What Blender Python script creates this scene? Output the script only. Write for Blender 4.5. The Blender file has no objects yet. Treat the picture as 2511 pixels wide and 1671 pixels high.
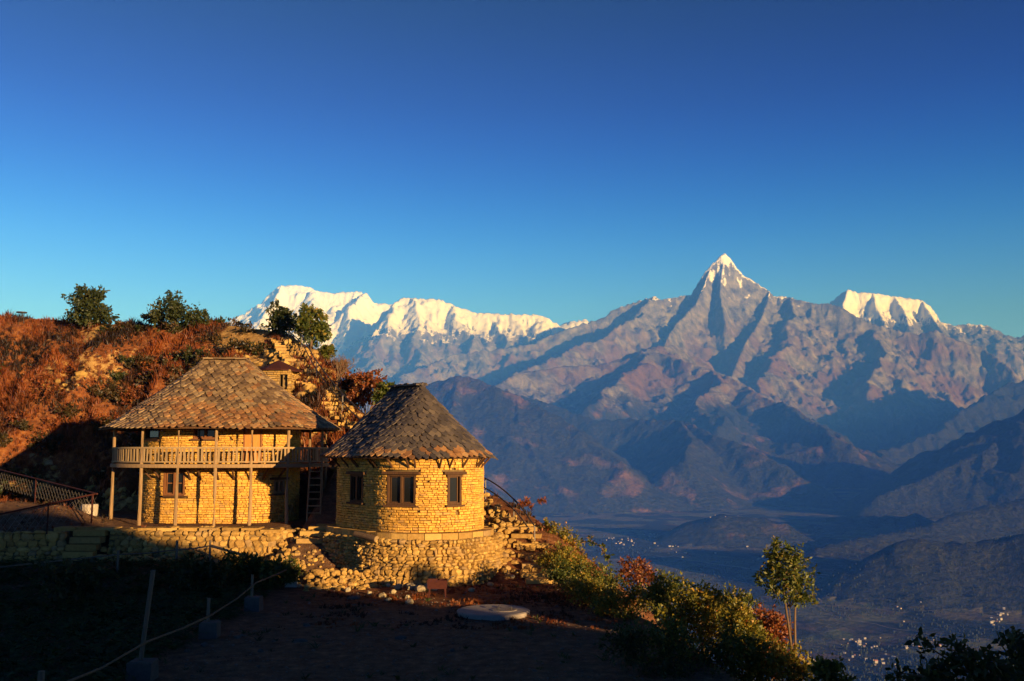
import bpy, bmesh, math, random
import numpy as np
from mathutils import Vector, Matrix
random.seed(7); RNG = np.random.default_rng(11)
S = bpy.context.scene
COL = S.collection
R = math.radians

# ------------------------------------------------------------------ camera, sky, sun, exposure
CAM = Vector((0.0, 0.0, 4.2)); PITCH = R(6.44); F = 2266.0; CX, CY = 1178.0, 784.0
cd = bpy.data.cameras.new('camera'); cam = bpy.data.objects.new('camera', cd); COL.objects.link(cam)
cd.sensor_width = 36.0; cd.lens = 36.0 * F / 2356.0; cd.clip_start = 0.1; cd.clip_end = 200000.0
cam.location = CAM; cam.rotation_euler = (R(90) + PITCH, 0, 0); S.camera = cam
SUN_AZ, SUN_EL = R(41.0), R(7.0)          # to the right of straight behind the camera
sun_dir = Vector((math.sin(SUN_AZ) * math.cos(SUN_EL), -math.cos(SUN_AZ) * math.cos(SUN_EL), math.sin(SUN_EL)))
W = bpy.data.worlds.new('World'); S.world = W; W.use_nodes = True
wn, wl = W.node_tree.nodes, W.node_tree.links; wn.clear()
sky = wn.new('ShaderNodeTexSky'); sky.sky_type = 'NISHITA'; sky.sun_disc = False
sky.sun_elevation = SUN_EL; sky.sun_rotation = math.pi - SUN_AZ
sky.altitude = 1600; sky.air_density = 1.0; sky.dust_density = 0.1; sky.ozone_density = 4.0
# clear high-altitude air: the blue deepens up from the horizon, the same in every direction
tcw = wn.new('ShaderNodeTexCoord'); sep = wn.new('ShaderNodeSeparateXYZ'); wl.new(tcw.outputs['Generated'], sep.inputs[0])
rmp = wn.new('ShaderNodeValToRGB'); rmp.color_ramp.interpolation = 'B_SPLINE'
for i, (p, c) in enumerate([(0.0, (0.68, 0.66, 1.0)), (0.12, (0.57, 0.63, 1.0)), (0.20, (0.12, 0.42, 0.88)), (0.27, (0.01, 0.18, 0.60)), (0.34, (0.0, 0.05, 0.36)), (0.44, (0.0, 0.0, 0.04)), (1.0, (0.02, 0.03, 0.08))]):  # zenith stop, above the view, raised to warm the light in shade
    e = rmp.color_ramp.elements[i] if i < 2 else rmp.color_ramp.elements.new(p)
    e.position = p; e.color = (*c, 1)
mulw = wn.new('ShaderNodeMix'); mulw.data_type = 'RGBA'; mulw.blend_type = 'MULTIPLY'; mulw.inputs['Factor'].default_value = 1.0
bg = wn.new('ShaderNodeBackground'); bg.inputs['Strength'].default_value = 0.15
wo = wn.new('ShaderNodeOutputWorld')
wl.new(sep.outputs['Z'], rmp.inputs[0]); wl.new(sky.outputs[0], mulw.inputs[6]); wl.new(rmp.outputs[0], mulw.inputs[7])
wl.new(mulw.outputs[2], bg.inputs['Color']); wl.new(bg.outputs[0], wo.inputs[0])
sd = bpy.data.lights.new('sun', 'SUN'); sd.energy = 4.2; sd.angle = R(0.5); sd.color = (1.0, 0.70, 0.42)
so = bpy.data.objects.new('sun', sd); COL.objects.link(so); so.rotation_euler = sun_dir.to_track_quat('Z', 'Y').to_euler(); so.location = (40, -50, 40)
S.view_settings.view_transform = 'Standard'; S.view_settings.look = 'None'
S.view_settings.exposure = 1.22; S.view_settings.gamma = 1.0; S.view_settings.use_curve_mapping = False
S.cycles.use_denoising = True; S.cycles.max_bounces = 4; S.cycles.diffuse_bounces = 2; S.cycles.glossy_bounces = 2
S.cycles.transmission_bounces = 3; S.cycles.volume_bounces = 0; S.cycles.transparent_max_bounces = 8

# ------------------------------------------------------------------ helpers
_cp, _sp = math.cos(PITCH), math.sin(PITCH)
def P(px, py, Y):
    """pixel of the 2356-wide view -> point at depth Y metres along the ground"""
    a = (px - CX) / F; b = (CY - py) / F
    dy = _cp - _sp * b; dz = _sp + _cp * b
    t = Y / dy
    return Vector((a * t, Y, CAM.z + dz * t))

def PZ(px, py, z):
    """pixel -> point on the horizontal plane z"""
    a = (px - CX) / F; b = (CY - py) / F
    dy = _cp - _sp * b; dz = _sp + _cp * b
    t = (z - CAM.z) / dz
    return Vector((a * t, dy * t, z))

def hash2(ix, iy, seed):
    h = (ix.astype(np.int64) * 374761393 + iy.astype(np.int64) * 668265263 + seed * 974634777) & 0xffffffff
    h = ((h ^ (h >> 13)) * 1274126177) & 0xffffffff
    h = ((h ^ (h >> 15)) * 2246822519) & 0xffffffff
    return (h ^ (h >> 16)) / 4294967296.0

def gnoise(x, y, seed=0):
    x = np.asarray(x, float); y = np.asarray(y, float)
    ix, iy = np.floor(x), np.floor(y); fx, fy = x - ix, y - iy
    u = fx ** 3 * (fx * (fx * 6 - 15) + 10); v = fy ** 3 * (fy * (fy * 6 - 15) + 10)
    def g(dx, dy):
        a = hash2(ix + dx, iy + dy, seed) * 2 * np.pi
        return np.cos(a) * (fx - dx) + np.sin(a) * (fy - dy)
    n0 = g(0, 0) * (1 - u) + g(1, 0) * u; n1 = g(0, 1) * (1 - u) + g(1, 1) * u
    return (n0 * (1 - v) + n1 * v) * 1.5

def fbm(x, y, seed=0, octv=5, gain=0.5, lac=2.03):
    s = 0; a = 1.0; t = 0
    for o in range(octv):
        s = s + a * gnoise(x, y, seed + o * 17); t += a
        x = x * lac + 13.7; y = y * lac + 7.1; a *= gain
    return s / t

def ridged(x, y, seed=0, octv=5, gain=0.55, lac=2.1):
    s = 0; a = 1.0; t = 0; w = 1.0
    for o in range(octv):
        n = (1 - np.abs(gnoise(x, y, seed + o * 31))) ** 2
        s = s + a * n * w; t += a; w = np.clip(n * 1.3, 0, 1)
        x = x * lac + 3.3; y = y * lac + 9.9; a *= gain
    return s / t

def mesh_np(name, v, f, mat=None, attrs=None, smooth=False):
    """v (n,3) float, f (m,k) int -> mesh"""
    v = np.asarray(v, np.float32); f = np.asarray(f, np.int32)
    me = bpy.data.meshes.new(name)
    me.vertices.add(len(v)); me.vertices.foreach_set('co', v.ravel())
    m, k = f.shape
    me.loops.add(m * k); me.loops.foreach_set('vertex_index', f.ravel())
    me.polygons.add(m); me.polygons.foreach_set('loop_start', np.arange(0, m * k, k, dtype=np.int32))
    me.polygons.foreach_set('use_smooth', np.full(m, smooth, dtype=bool))
    for an, av in (attrs or {}).items():
        a = me.attributes.new(an, 'FLOAT', 'POINT'); a.data.foreach_set('value', np.asarray(av, np.float32))
    me.update(calc_edges=True)
    if mat: me.materials.append(mat)
    return me

class MB:
    """collects solids made of mixed polygons into one mesh"""
    def __init__(s): s.v = []; s.f = []
    def add(s, vs, fs):
        o = len(s.v); s.v += [tuple(p) for p in vs]; s.f += [tuple(i + o for i in q) for q in fs]
    def box(s, c, size, M=None):
        c = Vector(c); hx, hy, hz = size[0] / 2, size[1] / 2, size[2] / 2
        vs = [Vector((x * hx, y * hy, z * hz)) for z in (-1, 1) for y in (-1, 1) for x in (-1, 1)]
        if M: vs = [M @ p for p in vs]
        s.add([p + c for p in vs], [(0, 2, 3, 1), (4, 5, 7, 6), (0, 1, 5, 4), (2, 6, 7, 3), (0, 4, 6, 2), (1, 3, 7, 5)])
    def tube(s, pts, rad, n=8, jit=0.0, cap=True):
        pts = [Vector(p) for p in pts]; rings = []
        k = len(pts)
        for i, p in enumerate(pts):
            d = (pts[min(i + 1, k - 1)] - pts[max(i - 1, 0)]).normalized()
            a = d.cross(Vector((0, 0, 1)));
            if a.length < 1e-3: a = Vector((1, 0, 0))
            a.normalize(); b = d.cross(a)
            r = rad[i] if isinstance(rad, (list, tuple)) else rad
            rings.append([p + (a * math.cos(2 * math.pi * j / n) + b * math.sin(2 * math.pi * j / n)) * r * (1 + random.uniform(-jit, jit)) for j in range(n)])
        vs = [q for rg in rings for q in rg]; fs = []
        for i in range(k - 1):
            for j in range(n):
                fs.append((i * n + j, i * n + (j + 1) % n, (i + 1) * n + (j + 1) % n, (i + 1) * n + j))
        if cap: fs += [tuple(reversed(range(n))), tuple(range((k - 1) * n, k * n))]
        s.add(vs, fs)
    def mesh(s, name, mat, smooth=False):
        me = bpy.data.meshes.new(name); me.from_pydata(s.v, [], s.f); me.update()
        if smooth: me.polygons.foreach_set('use_smooth', [True] * len(me.polygons))
        if mat: me.materials.append(mat)
        return me
    def build(s, name, mat, parent=None, smooth=False, **k):
        return mk(name, s.mesh(name, mat, smooth), parent, **k)

def mk(name, me, parent=None, M=None, label=None, cat=None, group=None, kind=None):
    o = bpy.data.objects.new(name, me); COL.objects.link(o)
    if parent is not None: o.parent = parent
    if M is not None: o.matrix_local = M
    if label: o['label'] = label
    if cat: o['category'] = cat
    if group: o['group'] = group
    if kind: o['kind'] = kind
    return o

def thing(name, label, cat, loc=(0, 0, 0), group=None):
    return mk(name, None, None, Matrix.Translation(loc), label, cat, group)

# ------------------------------------------------------------------ materials
class NT:
    def __init__(s, name):
        s.m = bpy.data.materials.new(name); s.m.use_nodes = True; s.t = s.m.node_tree; s.t.nodes.clear()
        s.out = s.t.nodes.new('ShaderNodeOutputMaterial')
    def n(s, typ, **k):
        x = s.t.nodes.new('ShaderNode' + typ)
        for a, b in k.items():
            if a.startswith('i_'):
                key = a[2:]; key = int(key) if key.isdigit() else key.replace('_', ' ')
                s.put(x.inputs[key], b)
            else: setattr(x, a, b)
        return x
    def put(s, sock, b):
        if hasattr(b, 'links') or isinstance(b, bpy.types.NodeSocket): s.t.links.new(b, sock)
        elif isinstance(b, bpy.types.Node): s.t.links.new(b.outputs[0], sock)
        else: sock.default_value = b
    def noise(s, scale, detail=4, rough=0.55, vec=None, dist=0.0):
        x = s.n('TexNoise'); x.inputs['Scale'].default_value = scale; x.inputs['Detail'].default_value = detail
        x.inputs['Roughness'].default_value = rough; x.inputs['Distortion'].default_value = dist
        if vec is not None: s.put(x.inputs['Vector'], vec)
        return x.outputs['Fac']
    def ramp(s, fac, stops, interp='LINEAR'):
        x = s.n('ValToRGB'); x.color_ramp.interpolation = interp
        el = x.color_ramp.elements
        while len(el) > 1: el.remove(el[-1])
        for i, (p, c) in enumerate(stops):
            e = el[0] if i == 0 else el.new(p)
            e.position = p; e.color = c if len(c) == 4 else (*c, 1)
        s.put(x.inputs['Fac'], fac); return x.outputs['Color']
    def math(s, op, a, b=0.0, clamp=False):
        x = s.n('Math', operation=op, use_clamp=clamp); s.put(x.inputs[0], a); s.put(x.inputs[1], b); return x.outputs[0]
    def mix(s, fac, a, b, blend='MIX'):
        x = s.n('Mix', data_type='RGBA', blend_type=blend); s.put(x.inputs['Factor'], fac)
        for sock, v in ((x.inputs['A'], a), (x.inputs['B'], b)): pass
        ia = [q for q in x.inputs if q.name == 'A' and q.type == 'RGBA'][0]; ib = [q for q in x.inputs if q.name == 'B' and q.type == 'RGBA'][0]
        s.put(ia, a if not isinstance(a, tuple) else (*a[:3], 1)); s.put(ib, b if not isinstance(b, tuple) else (*b[:3], 1))
        return [q for q in x.outputs if q.type == 'RGBA'][0]
    def attr(s, name): return s.n('Attribute', attribute_name=name).outputs['Fac']
    def rnd(s):
        """random per piece: Object Info random plus the 'rnd' attribute of joined pieces"""
        return s.math('FRACT', s.math('ADD', s.n('ObjectInfo').outputs['Random'], s.attr('rnd')))
    def coord(s, k='Object'): return s.n('TexCoord').outputs[k]
    def pos(s): return s.n('NewGeometry').outputs['Position']
    def bsdf(s, col, rough=0.85, bump=None, bstr=0.5, bdist=0.02, spec=0.25, **k):
        x = s.n('BsdfPrincipled'); s.put(x.inputs['Base Color'], col if not isinstance(col, tuple) else (*col[:3], 1)); s.put(x.inputs['Roughness'], rough)
        s.put(x.inputs['Specular IOR Level'], spec)
        for a, b in k.items(): s.put(x.inputs[a.replace('_', ' ')], b)
        if bump is not None:
            bn = s.n('Bump'); bn.inputs['Strength'].default_value = bstr; bn.inputs['Distance'].default_value = bdist
            s.put(bn.inputs['Height'], bump); s.t.links.new(bn.outputs[0], x.inputs['Normal'])
        s.t.links.new(x.outputs[0], s.out.inputs['Surface']); s.b = x
        return s.m

# ------------------------------------------------------------------ mountains and valley: one heightfield of ridges, split by ridge group
RIDGES = []
def ridge(g, slope, pts, width=1.0):
    y = None; q = []
    for p in pts:
        if len(p) > 2: y = p[2]
        q.append((p[0], p[1], y))
    known = [i for i, p in enumerate(pts) if len(p) > 2]
    if known:
        xs = np.interp(range(len(pts)), known, [pts[i][2] for i in known])
        q = [(p[0], p[1], float(xs[i])) for i, p in enumerate(pts)]
    w = [P(a, b, c * 1000) for a, b, c in q]
    RIDGES.append((g, slope, np.array([(p.x / 1000, p.y / 1000, p.z / 1000) for p in w])))
# group ids: 0 valley, 1 broad snow massif, 2 fluted snow ridge, 3 rock pyramid massif, 4 far snow block, 5 brown ridge, 6 mid ridge, 7 forest hill, 8 blue flank, 9 knoll, 10 low hills, 11 dark hill
ridge(1, 1.4, [(380, 800, 33), (440, 772), (530, 737), (560, 722), (600, 695), (615, 680), (640, 658), (660, 655), (700, 658), (730, 668), (770, 675), (800, 672), (830, 671), (850, 685), (860, 697), (905, 699, 33.5), (960, 706, 34)])
ridge(1, 1.3, [(640, 658, 33), (625, 690, 32.3), (600, 740, 31.2), (585, 790, 30)])
ridge(1, 1.3, [(730, 668, 33), (725, 700, 32.2), (745, 745, 31), (735, 800, 29.6), (720, 850, 28)])
ridge(1, 1.3, [(830, 671, 33), (815, 705, 32.1), (800, 745, 31), (790, 790, 29.8)])
ridge(2, 1.5, [(880, 722, 30), (905, 702, 29.8), (920, 688, 29.5), (945, 685), (985, 688), (1015, 690), (1045, 703), (1085, 718), (1130, 722), (1190, 722), (1245, 724), (1275, 740), (1300, 757, 29.5), (1340, 780)])
ridge(2, 1.2, [(920, 688, 29.5), (900, 725, 28.6), (885, 765, 27.6), (860, 810, 26.4), (840, 860, 25)])
ridge(2, 1.2, [(945, 685, 29.5), (960, 730, 28.5), (950, 780, 27.2), (975, 830, 26)])
ridge(2, 1.3, [(1045, 703, 29.5), (1065, 740, 28.7), (1090, 785, 27.6)])
ridge(2, 1.3, [(1130, 722, 29.5), (1145, 750, 28.9), (1160, 790, 28)])
ridge(2, 1.3, [(1190, 722, 29.5), (1205, 755, 28.9), (1215, 785, 28.2)])
ridge(2, 1.3, [(1245, 724, 29.5), (1240, 750, 29), (1225, 778, 28.4)])
ridge(2, 0.9, [(1290, 770, 26.5), (1210, 792, 25.6), (1120, 806, 25), (1040, 818, 24.4), (980, 838, 23.6), (930, 862, 22.6), (900, 890, 21.5)])
ridge(4, 1.2, [(1255, 750, 36), (1300, 739, 36), (1340, 733, 36), (1362, 737, 36), (1400, 750, 36)])
ridge(3, 1.7, [(1215, 795, 25.5), (1270, 768, 26), (1330, 748, 26.2), (1395, 728), (1405, 715), (1450, 700), (1500, 682), (1520, 688), (1560, 683), (1590, 678, 27)])
ridge(3, 2.6, [(1590, 678, 27), (1600, 660), (1620, 630), (1640, 606), (1660, 586), (1668, 582, 27.4), (1680, 592), (1700, 622), (1710, 632), (1740, 650), (1770, 670), (1780, 680, 27.2)])
ridge(3, 1.6, [(1780, 680, 27.2), (1830, 686), (1860, 695), (1900, 699), (1930, 703), (1965, 725), (2010, 745), (2060, 757), (2110, 770), (2150, 758, 25.4), (2190, 778), (2260, 797, 25), (2330, 850, 24)])
ridge(3, 2.3, [(1640, 606, 27.3), (1622, 650, 26.8), (1600, 700, 26.1), (1555, 745, 25), (1530, 790, 23.8), (1515, 840, 22)])
ridge(3, 2.3, [(1668, 582, 27.4), (1662, 625, 27.0), (1655, 680, 26.4), (1668, 735, 25.5)])
ridge(3, 1.6, [(1770, 670, 27.2), (1765, 700, 26.7), (1750, 735, 26), (1715, 790, 24.6), (1690, 850, 22.8), (1672, 895, 21.2)])
ridge(3, 0.95, [(1500, 682, 26.4), (1470, 725, 25.4), (1420, 755, 24.4), (1360, 785, 23.2), (1290, 810, 22), (1210, 850, 20.5), (1150, 875, 19)])
ridge(3, 0.95, [(1830, 686, 27), (1820, 735, 25.9), (1800, 790, 24.4), (1775, 845, 22.6), (1740, 900, 20.6), (1700, 930, 19.4)])
ridge(3, 0.95, [(2000, 742, 26.2), (2030, 790, 24.8), (2035, 840, 23.3), (2010, 885, 21.8)])
ridge(4, 1.8, [(1890, 710, 34), (1910, 696), (1930, 680), (1950, 665, 34), (1975, 672), (2010, 673), (2060, 680), (2120, 690), (2140, 705), (2160, 740, 34)])
ridge(4, 0.9, [(2160, 740, 34), (2190, 748), (2230, 745), (2280, 750), (2310, 769), (2330, 776), (2356, 770), (2420, 790, 33), (2520, 800)])
ridge(4, 1.4, [(1950, 665, 34), (1940, 700, 33.2), (1950, 735, 32.3)])
ridge(4, 1.4, [(2010, 673, 34), (2015, 705, 33.2), (2035, 740, 32.3)])
ridge(4, 1.4, [(2060, 680, 34), (2080, 715, 33.1), (2090, 750, 32.2)])
ridge(4, 1.4, [(2120, 690, 34), (2150, 735, 32.9), (2175, 770, 32)])
ridge(8, 0.7, [(2700, 760, 20), (2500, 815, 19.5), (2400, 850, 19), (2300, 905, 18), (2180, 965, 16.6), (2060, 1030, 15), (1960, 1075, 13.6)])
ridge(5, 0.75, [(1080, 905, 15.2), (1130, 885, 15.8), (1200, 860, 16.5), (1300, 843, 17.3), (1400, 836, 17.8), (1470, 812, 18.2), (1500, 800, 18.2), (1560, 825, 17.6), (1640, 850, 17), (1700, 880, 16.2), (1760, 910, 15.4), (1830, 945, 14.4), (1900, 973, 13.6), (1935, 1000, 13)])
ridge(5, 0.75, [(1500, 800, 18.2), (1530, 795, 19.6), (1560, 800, 21)])
ridge(5, 0.75, [(1490, 806, 18), (1450, 850, 16.6), (1390, 900, 15), (1340, 940, 13.8)])
ridge(5, 0.75, [(1640, 850, 17), (1650, 895, 15.6), (1610, 945, 14), (1640, 985, 12.8)])
ridge(6, 0.7, [(1180, 905, 12.6), (1240, 920, 12.4), (1300, 940, 12.1), (1380, 967, 11.8), (1450, 963, 11.7), (1560, 966, 11.3), (1600, 977, 11), (1640, 1000, 10.6), (1700, 1020, 10.3), (1735, 1034, 10.1), (1800, 1075, 9.7), (1900, 1122, 9.3)])
ridge(6, 0.7, [(1560, 966, 11.3), (1590, 1010, 10.3), (1570, 1060, 9.4)])
ridge(7, 0.72, [(820, 1010, 10.6), (900, 950, 10.6), (960, 905, 10.6), (1000, 880, 10.6), (1060, 865, 10.5), (1100, 872, 10.4), (1150, 890, 10.2), (1200, 910, 10.1), (1250, 940, 9.9), (1330, 990, 9.6), (1400, 1040, 9.3), (1437, 1064, 9.1), (1460, 1100, 9.0), (1500, 1150, 8.9)])
ridge(7, 0.72, [(1060, 865, 10.5), (1030, 950, 9.7), (1080, 1040, 9), (1130, 1120, 8.5), (1160, 1180, 8.1)])
ridge(7, 0.72, [(1200, 910, 10.1), (1185, 970, 9.6), (1225, 1045, 9.1), (1290, 1115, 8.7), (1350, 1170, 8.4), (1400, 1200, 8.1)])
ridge(8, 0.6, [(2560, 850, 9.4), (2440, 895, 9.2), (2356, 945, 9), (2300, 1005, 8.8), (2250, 1035, 8.6), (2200, 1062, 8.5), (2100, 1110, 8.3), (2020, 1142, 8.1)])
ridge(9, 0.55, [(1550, 1228, 6.3), (1600, 1197, 6.3), (1660, 1178, 6.3), (1720, 1185, 6.3), (1790, 1203, 6.2), (1830, 1230, 6.2), (1850, 1250, 6.1)])
ridge(10, 0.5, [(1870, 1262, 5.6), (1950, 1238, 5.8), (2050, 1222, 6), (2150, 1203, 6.1), (2250, 1166, 6.3), (2356, 1142, 6.4), (2480, 1118, 6.5)])
ridge(10, 0.5, [(1860, 1196, 7.6), (1930, 1188, 7.6), (2020, 1188, 7.5), (2100, 1180, 7.4)])
ridge(11, 0.55, [(1920, 1350, 4.2), (1990, 1295, 4.3), (2060, 1262, 4.3), (2120, 1243, 4.3), (2160, 1236, 4.3), (2220, 1241, 4.3), (2280, 1252, 4.2), (2320, 1247, 4.2), (2400, 1228, 4.2), (2520, 1195, 4.2)])

def floor_z(X, Y):   # km
    z = -0.620 + 0.020 * np.maximum(Y - 3.0, 0) - 0.006 * np.maximum(Y - 12, 0)
    return z + 0.012 * fbm(X * 1.3, Y * 1.3, 90, 4)

CSTEP = 3.2; cols = np.arange(420, 2500, CSTEP)
rows = np.concatenate([np.geomspace(1.4, 7.5, 140), np.geomspace(7.53, 12.8, 150), np.arange(12.85, 22, 0.045), np.arange(22, 30.3, 0.035), np.arange(30.3, 34.6, 0.045), np.arange(34.7, 38, 0.16)])
GA, GY = np.meshgrid((cols - CX) / F, rows)
GX = GA * GY / _cp
H = floor_z(GX, GY); GID = np.zeros(H.shape, int); DC = np.full(H.shape, 9.0)
FL = H.copy(); WD = 1.0
wx = GX + 0.42 * fbm(GX * 0.8, GY * 0.8, 5, 4) * WD + 0.05 * fbm(GX * 5, GY * 5, 6, 3)
wy = GY + 0.42 * fbm(GX * 0.8 + 40, GY * 0.8, 7, 4) * WD + 0.05 * fbm(GX * 5 + 9, GY * 5, 8, 3)
for g, sl, pts in RIDGES:
    near = pts[:, 1].mean() < 13
    k = 0.3 if near else (0.12 if sl >= 1.4 else 1.0)
    ux = GX + (wx - GX) * k; uy = GY + (wy - GY) * k
    for a, b in zip(pts[:-1], pts[1:]):
        reach = (max(a[2], b[2]) + 0.7) / sl * 1.35 + 0.3
        x0, x1 = min(a[0], b[0]) - reach, max(a[0], b[0]) + reach
        r0 = np.searchsorted(rows, min(a[1], b[1]) - reach); r1 = np.searchsorted(rows, max(a[1], b[1]) + reach)
        if r1 <= r0: continue
        sx, sy = ux[r0:r1], uy[r0:r1]
        d = b[:2] - a[:2]; L2 = max(d @ d, 1e-9)
        t = np.clip(((sx - a[0]) * d[0] + (sy - a[1]) * d[1]) / L2, 0, 1)
        dist = np.hypot(sx - a[0] - t * d[0], sy - a[1] - t * d[1])
        z = a[2] + t * (b[2] - a[2])
        # steep under the crest, gentler towards the foot
        h = z - sl * (dist - 0.13 * dist ** 2 * np.clip(2 - dist, 0, 1))
        hb = H[r0:r1]; m = h > hb
        hb[m] = h[m]; GID[r0:r1][m] = g; DC[r0:r1][m] = dist[m]
# scree and glacier fill between the spurs
def blur(A, r):
    for ax in (0, 1):
        n_ = A.shape[ax]; pad = [(0, 0), (0, 0)]; pad[ax] = (r + 1, r); c_ = np.cumsum(np.pad(A, pad, mode='edge'), axis=ax)
        A = (np.take(c_, range(2 * r + 1, n_ + 2 * r + 1), ax) - np.take(c_, range(0, n_), ax)) / (2 * r + 1)
    return A
r0 = int(np.searchsorted(rows, 12.86)); far_ = H[r0:]; bl = blur(blur(far_, 20), 20)
H[r0:] = far_ + 0.85 * np.maximum(bl - 0.03 - far_, 0)
hi = np.clip((H - FL) / 0.35, 0, 1)
away = np.clip(DC / 0.35, 0, 1)
big = (GY > 13).astype(float) * np.choose(np.clip(GID, 0, 5), [0.3, 1.0, 1.0, 0.8, 1.0, 0.33])
small = (GY <= 13).astype(float) + ((GY > 13) & (GID >= 5)) * 0.6
rn = ridged(GX * 1.25 + 2, GY * 0.9, 21, 4) - 0.5
rn2 = ridged(GX * 2.8, GY * 2.4, 45, 3) - 0.5
fine = fbm(GX * 6, GY * 5, 61, 3) + 2.0 * (ridged(GX * 5 + wx, GY * 4.2 + wy, 66, 2) - 0.5)
H = H + hi * (big * (0.34 * rn * away + 0.14 * rn2 * np.clip(DC / 0.12, 0.28, 1) + 0.030 * fine)
              + small * (0.085 * rn * away + 0.045 * rn2 * np.clip(DC / 0.1, 0.1, 1) + 0.010 * fine))
# snow cover and vegetation from height, steepness and exposure
dHy = np.gradient(H, axis=0) / np.gradient(GY, axis=0); dHx = np.gradient(H, axis=1) / np.gradient(GX, axis=1)
steep = np.hypot(dHx, dHy)
line = np.choose(np.clip(GID, 0, 4), [9, 2.25, 3.0, 4.1, 4.0])
AMP = np.choose(np.clip(GID, 0, 4), [1, 1.0, 1.0, 1.9, 1.35])
SNOW = (H - line) * 1.6 - (steep - 1.1) * np.choose(np.clip(GID, 0, 4), [0, 0.30, 0.42, 0.85, 0.40]) + AMP * (0.75 * fbm(GX * 5, GY * 2.2, 71, 5) + 0.5 * fbm(GX * 16, GY * 5, 75, 4))
SNOW = np.where(GID == 0, -1, SNOW)
VEG = np.where((GID == 11) | (GID == 8) | (GID == 10), 1.6, 0) + np.clip((1.25 - H) * 1.1 + 0.5 * fbm(GX * 3, GY * 3, 81, 5), 0, 1)  # three hill groups forced to full forest, a dark tone for their shade
FIELD = np.clip(0.47 + 1.5 * fbm(GX * 2.2, GY * 2.2, 83, 5), 0, 1)

def mountain_mat(name='mountain_rock_snow', clearings=True):
    t = NT(name)
    km = t.n('VectorMath', operation='SCALE'); t.put(km.inputs[0], t.pos()); km.inputs['Scale'].default_value = 0.001
    km = km.outputs[0]
    n1 = t.noise(4.0, 7, 0.6, km); n2 = t.noise(26.0, 6, 0.65, km); n3 = t.noise(1.1, 4, 0.55, km)
    rock = t.ramp(n1, [(0.32, (0.055, 0.056, 0.058)), (0.48, (0.14, 0.14, 0.138)), (0.66, (0.27, 0.26, 0.25))])
    grass = t.ramp(n1, [(0.3, (0.10, 0.072, 0.052)), (0.7, (0.19, 0.125, 0.082))])
    sz = t.n('SeparateXYZ'); t.put(sz.inputs[0], km)
    low = t.ramp(t.math('DIVIDE', sz.outputs['Z'], 6.0), [(0.42, (1, 1, 1)), (0.6, (0.12, 0.12, 0.12))])
    rock = t.mix(t.math('MULTIPLY', t.ramp(n3, [(0.42, (0, 0, 0)), (0.6, (1, 1, 1))]), low), rock, grass)
    forest = t.ramp(n2, [(0.3, (0.012, 0.016, 0.008)), (0.55, (0.030, 0.034, 0.016)), (0.75, (0.060, 0.055, 0.026))])
    clear = t.ramp(n1, [(0.4, (0.06, 0.055, 0.028)), (0.6, (0.15, 0.09, 0.05))])
    if clearings: forest = t.mix(t.ramp(t.noise(2.6, 5, 0.6, km), [(0.55, (0, 0, 0)), (0.66, (1, 1, 1))]), forest, clear)
    veg = t.math('ADD', t.attr('veg'), t.math('MULTIPLY', t.math('SUBTRACT', n2, 0.5), 0.8))
    c = t.mix(t.ramp(veg, [(0.35, (0, 0, 0)), (0.65, (1, 1, 1))]), rock, forest)
    # valley floor: fields and woods
    vor = t.n('TexVoronoi', feature='F1'); t.put(vor.inputs['Vector'], km); vor.inputs['Scale'].default_value = 9.0
    fld = t.mix(0.6, t.ramp(vor.outputs['Color'], [(0.2, (0.05, 0.07, 0.02)), (0.5, (0.16, 0.13, 0.06)), (0.8, (0.10, 0.15, 0.04))]), t.ramp(n2, [(0.35, (0.03, 0.035, 0.015)), (0.65, (0.15, 0.12, 0.06))]))
    woods = t.mix(t.ramp(t.attr('field'), [(0.42, (1, 1, 1)), (0.56, (0, 0, 0))]), fld, forest)
    c = t.mix(t.ramp(t.attr('valley'), [(0.4, (0, 0, 0)), (0.6, (1, 1, 1))]), c, woods)
    sn = t.math('ADD', t.attr('snow'), t.math('MULTIPLY', t.math('SUBTRACT', n2, 0.5), 1.8))
    c = t.mix(t.ramp(sn, [(0.42, (0, 0, 0)), (0.54, (1, 1, 1))]), c, (0.80, 0.80, 0.83))
    return t.bsdf(c, 0.95, bump=t.math('ADD', n2, t.math('MULTIPLY', n1, 1.5)), bstr=0.7, bdist=60.0, spec=0.05)
M_MOUNT = mountain_mat(); M_FOREST_SHADE = mountain_mat('shade_tone_forest', False)  # forest copy without clearings, its darker tone standing in for shade
nr, nc = H.shape
V = np.stack([GX * 1000, GY * 1000, H * 1000], -1).reshape(-1, 3)
idx = np.arange(nr * nc).reshape(nr, nc)
QUAD = np.stack([idx[:-1, :-1], idx[:-1, 1:], idx[1:, 1:], idx[1:, :-1]], -1).reshape(-1, 4)
QG = GID[:-1, :-1].reshape(-1)
# drop what no viewpoint near the terrace could see (deep behind crests)
names = {0: 'valley_floor', 1: 'snow_mountain', 2: 'snow_mountain', 3: 'rocky_mountain', 4: 'snow_mountain', 5: 'brown_ridge', 6: 'forested_ridge', 7: 'forested_hill', 8: 'mountain_flank', 9: 'knoll', 10: 'low_hills', 11: 'dark_hill'}
labs = {1: 'broad snow-covered massif rising behind the two small trees on the hill', 2: 'fluted white snow ridge with grey rock below it', 3: 'steep grey rock pyramid peak and its brown shoulders', 4: 'long snow-capped block beside the rock pyramid', 5: 'brown grassy ridge below the rock pyramid', 6: 'hazy forested ridge running down into the valley', 7: 'forested hill directly behind the round stone house', 8: 'blue shaded mountain flank closing the valley', 9: 'small wooded knoll with scattered houses on the valley floor', 10: 'low hazy hills beyond the dark rounded hill', 11: 'dark rounded hill standing in the valley', 0: 'flat valley floor with fields and villages'}
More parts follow.
